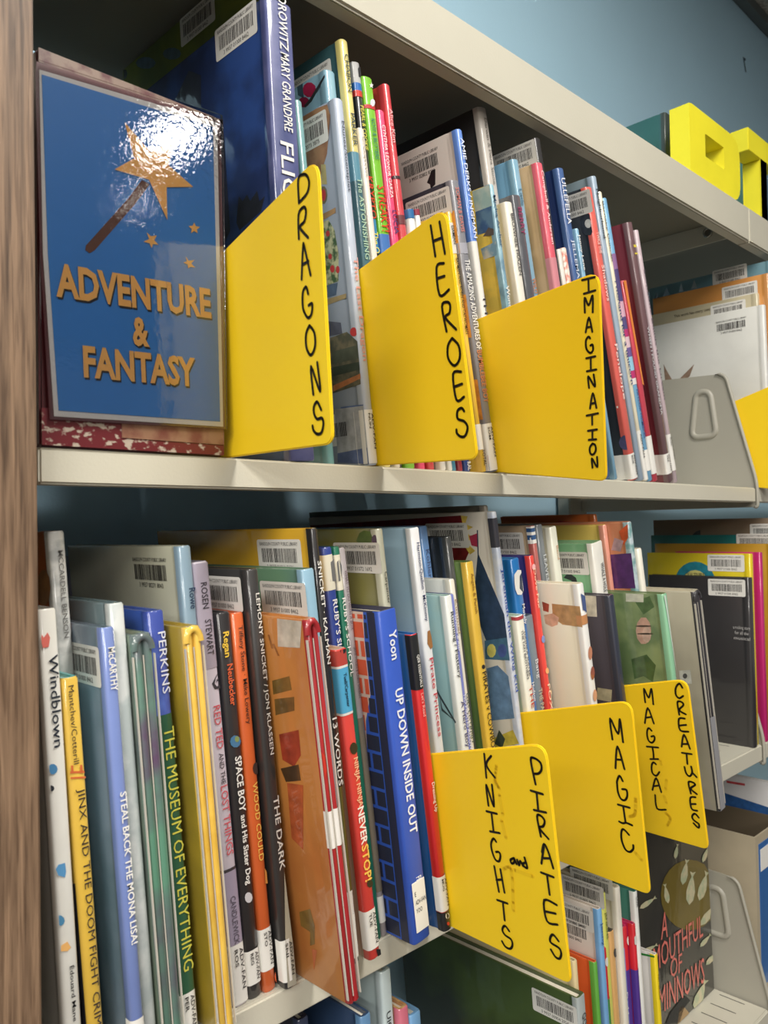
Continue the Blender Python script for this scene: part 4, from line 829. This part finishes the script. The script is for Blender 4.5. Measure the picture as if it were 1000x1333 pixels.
 B('flann', 'pale aqua book with white spine and thin curved line art', (580, 776.6), (585.5, 775.5), (226, 228, 224), (158, 196, 200), tx=[('Running / Flattery', 796, 882, .46, (60, 64, 72), .1), ('A Hero Boy', 912, 972, .5, (60, 60, 110), .1)], t=.0082, cvv={'c2': (176, 200, 190), 'scale': 9}, cvp=[([(560, 880), (574, 906), (594, 940), (593, 942), (573, 909), (560, 884)], (70, 80, 84)), ([(572, 902), (576, 922), (592, 938), (575, 925)], (70, 80, 84))]),
 B('nopir', 'periwinkle blue spined book with white capitals', (585, 774.5), (591, 773.6), (122, 130, 196), (104, 118, 146), tx=[('Greene & Ajar', 800, 848, .5, (226, 226, 240), 0), ('NO PIRATES ALLOWED', 904, 985, .6, (226, 226, 240), .1)], t=.0062),
 B('whiteo', 'cream white book with brown lettering behind the periwinkle one', (586, 755), (592, 753), (226, 220, 206), (220, 220, 214), tx=[('Kimmel', 780, 824, .4, (176, 150, 120), 0), ('GAS OSTAND', 902, 966, .6, (70, 90, 80), .05)], t=.0062),
 B('kohler', 'tall clear blue book right of the pale blue one', (547, 686), (557.5, 685.4), (116, 160, 216), (130, 160, 200), tx=[('Kohler', 715, 752, .45, (84, 100, 140), 0)]),
 B('black', 'small plain black cover above the white and periwinkle spines', (581, 699.5), (589, 699.5), (70, 72, 72), (20, 24, 28), tx=[]),
 B('pvc', 'library bound green book with yellow spine and black title', (607, 732.5), (617.5, 730.4), (220, 180, 62), (104, 130, 66), dbl=0, tx=[('Angela & Parish', 746, 798, .34, (140, 100, 40), 0), ('PIRATES v COWBOYS', 874, 985, .56, (40, 34, 30), .05)], cvv={'c2': (74, 110, 66), 'scale': 7}, coat=1.0, spp=[(DOT(629, 868, 2.2, 3), BK)]),
 B('castle', 'tall book with dark red panel and blue castle tower on its cover', (641.5, 666.5), (646, 668), (206, 212, 224), (214, 208, 196), space=.0, far=(403, 682), bar=[(582, 697)],
   cvp=[([(404, 684), (600, 671), (602, 680), (606, 682), (602, 692), (610, 698), (602, 706), (612, 716), (606, 730), (560, 735), (404, 720)], (118, 26, 34)), ([(600, 671), (609, 672), (606, 682), (616, 686), (606, 692), (616, 700), (607, 706), (619, 717), (612, 722), (602, 706), (602, 680)], (226, 196, 90)), ([(611, 698), (622, 694), (622, 712), (614, 710)], (190, 60, 90)),
        ([(621, 690), (622.5, 690), (623.5, 722), (660, 800), (661, 832), (633, 834), (616, 790), (622, 722)], (46, 66, 98)), ([(631, 834), (661, 830), (666, 860), (632, 858)], (70, 110, 140)),
        (DOT(640, 847, 6, 9), (214, 204, 110)), (DOT(654, 847, 6, 9), (70, 88, 150)), ([(634, 870), (648, 866), (662, 880), (670, 935), (640, 938)], (104, 136, 172)), ([(640, 962), (668, 950), (676, 968), (644, 974)], (196, 176, 70)), ([(650, 950), (658, 962), (654, 974), (644, 968)], (60, 70, 60))],
   tx=[('Jeremiah the Wing Kid', 740, 900, .6, (60, 90, 170), 0)], t=.006, bands=[(674, 712, (60, 60, 70))], spv={'c2': (190, 200, 220), 'scale': 90}),
 B('greytall', 'dark grey tall book edge behind the castle one', (631, 658.4), (637, 658.4), (140, 134, 124), (92, 88, 80), lo=.01, far=(403, 671), t=.005),
 B('antler', 'cream spined book with red serif title beside the castle one', (673, 803), (683, 803), (230, 228, 214), (184, 204, 190), space=.004, tx=[('DASHKA SLATER', 822, 880, .26, (70, 70, 84), .2), ('THE FAN BROTHERS', 820, 884, .26, (70, 70, 84), -.12), ('THE ANTLERED SHIP', 892, 1040, .44, (190, 80, 66), .1)], bands=[(801, 806, (180, 60, 70))]),
 B('bluecirc', 'bright blue book with white circle emblem', (665.5, 729), (679, 728.6), (28, 110, 178), (30, 116, 180), spp=[(DOT(676, 758, 8.5, 17), WH), ([(676, 750), (682, 744), (681, 772), (676, 766)], (30, 50, 80))], tx=[('Mosely', 786, 812, .3, WH, .2), ('Hudson', 888, 912, .3, WH, .2)], t=.0125),
 B('bang', 'slate grey book with pale lettering left of the red spined one', (685, 803), (695, 803), (110, 124, 134), (84, 96, 104), tx=[('Bang', 858, 882, .4, (220, 222, 224), .1), ('THE PARTY', 896, 940, .5, (200, 190, 160), .1)], bold=.0),
 B('fox', 'dark violet book with red spine and scattered stars', (690, 724), (695.5, 723.5), (224, 68, 60), (52, 44, 110), t=.0068, tx=[('Lamare', 700, 708, .4, WH, 0), ('Dove Fox', 740, 792, .5, (246, 210, 180), 0), ('FOX', 890, 925, .6, (246, 210, 180), 0)], spp=[(DOT(694.5, 738, 2.4, 4), (250, 190, 190)), (DOT(707, 832, 2.4, 5), (120, 140, 200)), (DOT(712, 873, 2.4, 4), (240, 170, 110)), (DOT(718, 900, 2, 3.5), (240, 200, 150))]),
 B('dogarm', 'cream book with a brown sleeved arm painted on the cover', (753, 761), (760, 760), (226, 224, 220), (228, 220, 200), y0=-.031, cvv={'c2': (226, 214, 186), 'scale': 5}, t=.0095,
   cvp=[(Z8(650, 650, 2.857, [(196, 388), (300, 398), (318, 430), (312, 476), (236, 466), (200, 440)]), (190, 146, 92)), (Z8(650, 650, 2.857, [(160, 380), (186, 390), (184, 420), (164, 414)]), (180, 84, 60)), (Z8(650, 650, 2.857, [(166, 430), (200, 424), (222, 440), (218, 466), (196, 474), (172, 462)]), (226, 180, 150))],
   spp=[(Z8(650, 650, 2.857, [(302, 350), (318, 360), (324, 420), (310, 410)]), (70, 90, 140)), (DOT(768, 850, 2.6, 9), (196, 130, 100)), (DOT(771, 876, 2.6, 9), (150, 80, 64)), (DOT(774, 905, 2.6, 8), (206, 150, 120))], bands=[(800, 812, (200, 140, 90))]),
 B('tan', 'tan book with striped blue and white spine top', (692, 685), (697, 684), (176, 96, 90), (178, 156, 128), bar=[(655, 708)], bands=[(684, 687, WH), (687, 692, (50, 90, 140)), (692, 696, WH), (696, 702, (50, 90, 140)), (702, 707, WH)], t=.006),
 B('dsilver', 'dark silver jacketed book left of the cream Bend one', (699, 684), (707.7, 684), (110, 116, 120), (78, 84, 90), tx=[('LEAVES', 722, 756, .5, (200, 204, 206), .1)], t=.0095),
 B('bend', 'cream book with faint orange name behind the arm cover', (716.5, 687), (726, 687), (222, 222, 206), (206, 202, 180), tx=[('Bend', 710, 728, .3, (196, 150, 110), .1)], t=.011),
 B('blacklab', 'black book with blank white tape label over its corner', (793.5, 776), (800.5, 775), (42, 46, 62), (62, 56, 66), y0=-.036, t=.009, cvp=[([(757, 773), (776, 775), (777.5, 803), (762, 802)], (216, 208, 190)), ([(778, 895), (797, 898), (796, 914), (776, 910)], (170, 160, 130))]),
 B('greenw', 'mint green book with broad white spine', (771, 708), (788, 708), (226, 224, 216), (110, 160, 118), lo=-.03, space=.0034, bar=[(737, 733)], tx=[('WHALE A HOLE', 732, 770, .3, (70, 70, 76), .15)], cvp=[([(740, 745), (750, 752), (756, 772), (752, 772), (744, 756), (734, 752)], (40, 50, 52))], t=.019),
 B('leafy', 'green book painted with leaves and a curled pink creature', (863.5, 774), (869, 772.5), (134, 186, 150), (120, 136, 92), y0=-.064, coat=1.0, t=.0085, cvv={'c2': (92, 112, 74), 'scale': 30},
   cvp=[(DOT(838, 821, 10, 18), (196, 158, 140)), (DOT(842, 826, 6, 11), (206, 176, 160)), ([(822, 858), (842, 852), (854, 866), (850, 888), (838, 880), (826, 884)], (70, 96, 56)), ([(826, 782), (846, 776), (852, 790), (838, 800)], (84, 112, 70)), ([(815, 772), (838, 773), (838, 784), (815, 783)], (204, 206, 190)), (DOT(838, 815, 11, 1.2), (70, 60, 50)), (DOT(840, 825, 11, 1.2), (70, 60, 50))], spp=[([(864, 775), (866, 775), (884, 883), (882, 883)], (216, 230, 220))]),
 B('coral', 'coral pink spined book right of the mint green one', (786, 684), (791, 684), (222, 150, 130), (206, 180, 90), lo=-.03, t=.0065),
 B('foxcov', 'book with fox nose and violet painting on its cover', (818, 680), (823, 679), (176, 190, 196), (186, 120, 86), cvp=[([(795, 722), (824, 720), (832, 766), (798, 766)], (92, 48, 116)), ([(806, 692), (822, 682), (818, 700), (812, 710)], (216, 92, 50)), ([(800, 700), (812, 704), (808, 718), (796, 716)], (190, 160, 170))], spv={'c2': (110, 150, 150), 'scale': 90}, lo=-.03, t=.0075),
 B('cream', 'thin cream book right of the fox and violet one', (831, 715), (836.5, 715), (230, 226, 212), (212, 206, 190), lo=-.03, t=.008),
 B('greygap', 'short grey book between the cream and pale green ones', (744.5, 691), (749, 691), (190, 190, 190), (112, 118, 132), t=.006),
 B('whitegap', 'short white book right of the short grey one', (751.5, 690), (759, 691), (222, 222, 222), (200, 200, 206), t=.006),
 B('orangetall', 'tall burnt orange book in the back of the MAGIC section', (774, 670), (780, 670), (206, 112, 52), (196, 104, 44), cvp=[([(712, 682), (730, 678), (752, 680), (756, 688), (730, 690), (716, 690)], (170, 40, 44))], t=.0055, far=(652, 676)),
] 
place_row(low_row, Z_L, lambda x: interp(x, [.17, .25, .3, .4, .5, .6, .7, .8, .95], [3, 4.3, 5.3, 7, 8.2, 9.5, 10.5, 11.5, 12.8]), 0.0, 'picture books on the shelf below the blue poster')
last = [
 B('creamdark', 'cream book pulled forward with black double ridged spine', (904, 771), (911, 768), (44, 42, 46), (182, 176, 156), y0=-.069, bl=(.8315, -.068), t=.0130, dbl=1, coat=1.0, cvv={'c2': (160, 152, 134), 'scale': 6},
   spp=[([(924, 934), (930, 932), (944, 1052), (938, 1056)], (150, 150, 154))], cvp=[([(884, 873), (899, 872), (901, 890), (886, 890)], (196, 196, 186)), (DOT(892, 880, 3, 3.5), (80, 80, 80))]),
]
place_row(last, Z_L, lambda x: 11.6, 0.0, 'picture books on the shelf below the blue poster')

# brick print wrapped round the thick blue spined book
yb = [b for b in low_row if b['key'] == 'yoon'][0]; fr = yb['frame']; h = yb['h']; rt = yb['root']
OR = mat((214, 92, 60), .5, .3, var=.08); NV = mat((40, 44, 66), .55, .2); LN = mat((214, 190, 176), .5); BL = mat((52, 92, 190), .5)
EPT = sorted((px2(fr, 'cover', x, y)[1], px2(fr, 'cover', x, y)[0]) for x, y in ((473, 797), (475, 836), (478, 862), (481, 890), (483.4, 911), (476.5, 929), (477, 950), (479, 985)))
def edge(v):                       # stepped border between the two brick prints
    return interp(v, [p[0] for p in EPT], [p[1] for p in EPT]) if v > EPT[0][0] else max(-.19, EPT[0][1] - (EPT[0][0] - v) * 1.2)
v0 = 0.002; row = 0
ovs, ofs = [], []; nvs, nfs = [], []
while v0 < h - .006:
    v1 = min(v0 + .0125, h - .002)
    u = -.2 + (.013 if row % 2 else 0)
    while u < -.0125:
        a, c = u, min(u + .026, -.0125)
        e = edge((v0 + v1) / 2)
        for (s0, s1, vs_, fs_) in ((a, min(c, e), ovs, ofs), (max(a, e), c, nvs, nfs)):
            if s1 - s0 > .0015:
                n = len(vs_); g_ = .0006
                for q in ((s0 + g_, v0 + g_), (s1 - g_, v0 + g_), (s1 - g_, v1 - g_), (s0 + g_, v1 - g_)): vs_.append(to3('cover', q[0], q[1], .0004))
                fs_.append((n, n + 1, n + 2, n + 3))
        u += .0274
    v0 += .0137; row += 1
pv = [(-.2, .0008)] + [(edge(k * h / 24), .0008 + k * (h - .0016) / 24) for k in range(25)] + [(-.2, h - .0008)]
poly('pale_joints', fr, rt, 'cover', pv, LN, .0002, uv=True)
qv = [(edge(k * h / 24), .0008 + k * (h - .0016) / 24) for k in range(25)] + [(-.0122, h - .0008), (-.0122, .0008)]
poly('blue_joints', fr, rt, 'cover', qv, BL, .00025, uv=True)
put('orange_brick_print', ovs, ofs, OR, rt); put('black_brick_print', nvs, nfs, NV, rt)
poly('blue_hinge', fr, rt, 'cover', [(-.0122, .0006), (-.0122, h - .0006), (-.0045, h - .0006), (-.0045, .0006)], NV, .0002, uv=True)
lb = box('spine_label', .0028, .0158, -.0011, -.0006, .0085, .045, LABEL, rt, .0002)
for i, s in enumerate(('E', 'ADV-FAN', 'YOO')):
    text_uv('label_text', lb, 'spine', s, (.0045, .0365 - i * .0062), (.0045 + (.0014, .0106, .006)[i], .0365 - i * .0062), .0034, INK, .0013)

# ---------------------------------------------------------------- next bay, beyond the shelf brackets
bay_top = [
 B('rwhite', 'plain white book with printed barcode and grey ears beyond the shelf bracket', (994, 396), (1006, 398), (226, 226, 222), (214, 214, 208), y0=-.004, t=.010, bar=[(952, 424, dict(clear=True))], far=(846, 440), coat=.3,
   cvp=[([(866, 496), (864, 474), (868, 482), (875, 494)], (140, 116, 98)), ([(884, 494), (892, 486), (904, 474), (898, 490), (890, 496)], (140, 116, 98))]),
 B('rcream', 'cream covered book with small black print beyond the shelf bracket', (986, 381), (998, 380), (200, 190, 160), (190, 180, 150), lo=-.01, bar=[(948, 404)], cvt=[('This work has many uses', (878, 412), (925, 402), .004, (60, 50, 40))], t=.009),
 B('rorange', 'orange brown book with barcode beyond the shelf bracket', (1000, 355), (1010, 354), (200, 140, 80), (206, 142, 72), lo=-.01, bar=[(963, 380)], t=.010, far=(850, 388)),
 B('rforest', 'slate blue book with small dark trees beyond the shelf bracket', (1005, 338), (1016, 336), (120, 160, 176), (100, 138, 150), lo=-.01, bar=[(950, 358)], t=.010, far=(846, 384),
   cvp=[([(852, 390), (855, 380), (858, 388)], (36, 50, 54)), ([(862, 388), (868, 374), (873, 386)], (36, 50, 54)), ([(900, 376), (904, 364), (908, 375)], (150, 166, 172)), ([(884, 380), (887, 368), (890, 379)], (150, 166, 172)), ([(930, 366), (935, 355), (940, 364)], (150, 166, 172))]),
]
place_row(bay_top, Z_M, lambda x: 2.5, -.01, 'picture books beyond the upper shelf bracket')
bay_low = [
 B('rblack', 'black book with small white back cover text in the next bay', (975, 752), (991, 752), (52, 50, 52), (44, 42, 44), y0=0.0, bar=[(946, 765)], t=.013, far=(845, 750),
   cvt=[('a rocking story', (955, 816), (977, 818), .0042, (190, 188, 186)), ('for all the', (957, 823), (975, 825), .0042, (190, 188, 186)), ('musical', (956, 830), (977, 832), .0042, (190, 188, 186))]),
 B('ryellow', 'yellow book with blue ringed round badge and barcode in the next bay', (977, 721), (983, 720), (226, 200, 30), (206, 186, 22), lo=-.01, bar=[(945, 733)], t=.010, far=(843, 724),
   cvp=[(DOT(905, 757, 26, 26, 20), (30, 130, 150)), (DOT(905, 760, 17, 18, 16), (206, 200, 120)), (DOT(905, 764, 11, 12), (120, 60, 60))], cvt=[('CULTURE', (892, 748), (918, 748), .0045, (60, 60, 50))]),
 B('rmagenta', 'magenta book beside the yellow badge one', (990, 719), (1004, 719), (190, 30, 110), (190, 40, 100), t=.009, d=.12),
 B('rgold', 'golden ochre book above the yellow badge one', (1006, 708), (1012, 707), (196, 150, 30), (188, 142, 26), t=.009, far=(853, 712)),
 B('rteal', 'teal green book above the golden ochre one', (1010, 696), (1020, 694), (20, 120, 120), (10, 110, 108), bar=[(982, 705)], t=.009, far=(848, 702)),
 B('rbrown', 'grey brown book rearmost in the next bay', (1012, 674), (1024, 673), (130, 112, 92), (122, 104, 84), bar=[(1000, 692)], t=.010, far=(851, 683), cvp=[([(900, 698), (906, 692), (912, 690), (912, 700)], (50, 44, 40))]),
]
place_row(bay_low, Z_L, lambda x: 1.0, 0.0, 'picture books beyond the middle shelf bracket')

# ---------------------------------------------------------------- bottom shelf in view
bot = [
 B('b1', 'dark navy book low under the orange library bound one', (388, 1330), (398, 1335), (50, 60, 90), (36, 34, 52), y0=.03, t=.01),
 B('b2', 'steel blue book low beside the navy one', (470, 1326), (484, 1335), (90, 130, 170), (40, 60, 90), y0=0.0, t=.010),
 B('ulf', 'pale grey green book with dark vertical name', (496, 1268), (511, 1262), (190, 204, 206), (170, 186, 186), y0=.004, tx=[('Ulf Stark', 1316, 1372, .4, (60, 64, 66), -.1)], t=.0105),
 B('bpink', 'pink and straw coloured small book right of the pale grey one', (520, 1316), (531, 1309), (206, 110, 130), (214, 176, 120), t=.010, cvv={'c2': (176, 120, 70), 'scale': 90}),
 B('bblue', 'light blue jacketed small book right of the pink one', (534, 1324), (551, 1322), (120, 170, 216), (110, 160, 206), t=.012),
 B('bgreen', 'big dark green and black book with barcode under the KNIGHTS divider', (752, 1301), (768, 1306), (160, 168, 168), (62, 80, 34), y0=-.01, bar=[(722, 1313, dict(num='3 9937 00904 2954'))], tx=[('GO', 1318, 1334, .5, (60, 60, 60), .1)], d=.25, t=.013, cvv={'c2': (30, 36, 24), 'scale': 7}, coat=1.0, far=(520, 1190)),
 B('j', 'small cream book just behind the big dark green one', (747, 1253), (757, 1252), (216, 196, 150), (206, 190, 150), t=.007),
 B('i', 'small orange book with green spine strip', (774, 1254), (778, 1253), (92, 160, 60), (206, 84, 30), t=.006),
 B('c', 'white book with barcode and sky blue spine on the bottom shelf', (779, 1185), (786, 1185), (110, 160, 206), (200, 190, 180), bar=[(744, 1190), (740, 1208, dict(clear=True))], tx=[('Jenny', 1200, 1230, .5, (60, 90, 140), 0)], t=.0075, far=(735, 1166)),
 B('h', 'small red book with white oval badge', (785, 1237), (793.5, 1235), (196, 30, 44), (190, 40, 50), spp=[(DOT(790, 1252, 2.5, 6), WH)], bands=[(1300, 1500, (60, 140, 70))], t=.0075),
 B('b', 'olive yellow book with pale vertical name', (783, 1165.5), (794.5, 1167), (206, 206, 100), (146, 150, 56), tx=[('JENKINS', 1187, 1222, .45, (70, 80, 50), 0)], bar=[(758, 1160)], t=.009),
 B('g', 'kraft brown spined book on the bottom shelf', (794, 1214.5), (804, 1214.5), (206, 160, 100), (60, 56, 50), t=.009, spp=[(DOT(801, 1240, 2.5, 6), (60, 60, 60))]),
 B('d', 'tall cream book under the MAGIC divider', (802, 1157), (812, 1157), (226, 220, 206), (206, 196, 170), bar=[(770, 1150)], t=.009, space=.001),
 B('k', 'small lavender blue book low under the MAGIC divider', (808, 1239), (820.5, 1239), (130, 146, 214), (150, 160, 210), t=.010, tx=[('Dodd', 1292, 1320, .4, WH, 0)]),
 B('f1', 'narrow red book with white oval badge, left one of the pair', (812, 1208), (822, 1206), (200, 34, 46), (190, 40, 90), t=.0075, spp=[(DOT(818, 1224, 2.4, 6), WH)], bands=[(1262, 1500, (80, 50, 140))]),
 B('f2', 'narrow red book with white oval badge, right one of the pair', (824, 1204), (830, 1204), (200, 34, 46), (190, 40, 90), t=.006, spp=[(DOT(827, 1224, 2.2, 6), WH)], bands=[(1262, 1500, (80, 50, 140))], space=.001),
 B('e', 'teal book with white spine and black capitals', (826, 1162), (833, 1162), (226, 226, 222), (60, 120, 104), t=.007, tx=[('COX', 1166, 1180, .6, BK, 0)]),
 B('m', 'white book with bright yellow spine and green top edge', (853, 1244), (857.5, 1244), (226, 200, 30), (216, 210, 206), t=.0065, cvp=[([(829, 1239), (853, 1244), (853, 1247), (829, 1242)], (40, 130, 50))], tx=[('PATTERSON', 1268, 1300, .5, (90, 80, 30), 0)], spp=[]),
]
place_row(bot, Z_B, lambda x: interp(x, [.3, .6, .9], [3, 5, 5]), 0.0, 'books on the bottom shelf in view')

# face-out minnow book
MY = .072
mf = Frame((.868, MY, Z_B + .0006), Matrix.Rotation(math.radians(-1.5), 3, 'X'))
mb = thing('picture_book', 'black face-out book painted with pale minnows and pink hand lettering', 'book', (.868, MY, Z_B + .0006), (math.radians(-1.5), 0, 0))
mw = min(at_y(936, 1200, MY).x, 1.1195) - .868
box('cover', 0, mw, 0, .0025, 0, .262, mat((44, 44, 42), .4, 1.0, c2=(58, 56, 50), scale=12), mb, .0006)
box('pages', .002, mw - .003, .0025, .0075, .003, .259, PAGES, mb)
box('back_cover', 0, mw, .0075, .010, 0, .262, mat((44, 44, 42), .4, 1.0), mb, .0006)
MC = (.001, mw - .001, .001, .261)
poly('cover_art', mf, mb, 'spine', DOT(898, 1165, 38, 46, 24), mat((112, 96, 30), .5, .8, var=.1), .0004, clip=MC)
MC = (.001, mw - .001, .001, .261)
FISH = mat((176, 186, 150), .5, .8, c2=(206, 196, 160), scale=90); PINK = mat((226, 120, 108), .5, .5)
for x, y, L_, a in ((891, 1135, 34, 80), (899, 1156, 44, 84), (915, 1153, 40, 75), (867, 1163, 26, 100), (922, 1190, 36, 55), (931, 1208, 18, 70), (918, 1224, 22, 50), (927, 1246, 26, 50), (911, 1295, 44, 70), (843, 1175, 26, 35), (845, 1235, 24, 30), (918, 1112, 22, 70), (880, 1108, 20, 80)):
    ca, sa = math.cos(math.radians(a)), -math.sin(math.radians(a)); w_ = L_ * .13
    P = lambda s, t_: (x + ca * s * L_ - sa * t_ * w_, y + sa * s * L_ + ca * t_ * w_)
    poly('minnow_print', mf, mb, 'spine', [P(-.5, 0), P(-.35, .8), P(-.1, 1), P(.2, .55), P(.34, .15), P(.5, .7), P(.46, 0), P(.5, -.7), P(.34, -.15), P(.2, -.55), P(-.1, -1), P(-.35, -.8)], FISH, .0008, clip=MC)
poly('minnow_print', mf, mb, 'spine', DOT(928, 1301, 7, 10), FISH, .0008, clip=MC)
poly('whale_print', mf, mb, 'spine', [(866, 1333), (872, 1318), (886, 1300), (892, 1296), (898, 1302), (890, 1312), (884, 1333)], mat((30, 32, 34), .5), .0009, clip=MC)
poly('whale_print', mf, mb, 'spine', [(882, 1345), (884, 1312), (888, 1308), (898, 1345)], mat((170, 140, 100), .5), .0009, clip=MC)
def mt(s, a, c, hp, sl=0.0):
    k = (at_y(a[0], a[1], MY) - EYE).length / F_PX
    text_uv('cover_lettering', mb, 'spine', s, px2(mf, 'spine', *a), px2(mf, 'spine', *c), hp * k, PINK, .0011, slant=sl)
mt('A', (860, 1206), (868.5, 1202), 28); mt('MOUTHFUL', (850, 1250), (914, 1204), 26); mt('OF', (872, 1261), (887, 1252), 20); mt('MINNOWS', (857, 1304), (916, 1262), 28)
mb['frame_note'] = ''
del mb['frame_note']

# beige storage box and the flat white book above it, in the next bay
bx = thing('storage_box', 'open beige cardboard box with blue panel beyond the lowest bracket', 'box', (1.142, .020, Z_B + .0005))
tz = at_y(985, 1090, .020).z - Z_B
BE = mat((176, 164, 140), .6, var=.05)
box('side', 0, .0025, 0, .20, 0, tz, BE, bx); box('side', .1, .1025, 0, .22, 0, tz, mat((92, 80, 62), .7), bx)  # far side's dark brown stands in for the shade inside the box
box('front', .0025, .1, 0, .0025, 0, tz, BE, bx); box('back', .0025, .1, .2175, .22, 0, tz + .02, BE, bx); box('bottom', .0025, .1, .0025, .2175, 0, .003, BE, bx)
box('blue_panel', .010, .096, -.0008, 0, .01, tz - .012, mat((50, 104, 170), .5, .5), bx)
box('white_panel', .014, .092, -.0012, -.0008, tz - .05, tz - .02, WH if not isinstance(WH, tuple) else mat(WH, .5), bx)
wb = B('rlow', 'white book with blue lower band and red scribble beyond the lowest bracket', pix((1.2495, .012, Z_B + .262)), pix((1.2605, .012, Z_B + .262)), (200, 204, 210), (206, 204, 204), y0=.012, bl=(1.252, .012), t=.011, d=.2,
       cvp=[([(925, 1026), (1010, 1054), (1010, 1072), (925, 1042)], (40, 84, 140)), ([(946, 1016), (970, 1020), (970, 1023), (946, 1019)], (190, 60, 66))])


wb['group'] = ''
place_row([wb], Z_B, lambda x: 1.0, 0.0, '')

tealbook = [B('tealtop', 'dark teal book standing on top of the case left of the letter D', (866, 145), (876, 146), (52, 62, 60), (42, 92, 92), y0=.05, t=.016, d=.2, lean=0, coat=.5, group='teal books on top of the case')]
place_row(tealbook, Z_CT, lambda x: 0.0, 0.0, '')
tealbook2 = [B('tealtop2', 'teal green book on top of the case behind the letter T', (981.5, 196), (987, 198), (24, 36, 36), (70, 118, 108), y0=.06, t=.012, d=.2, coat=.5, group='teal books on top of the case')]
place_row(tealbook2, Z_CT, lambda x: 0.0, 0.0, '')
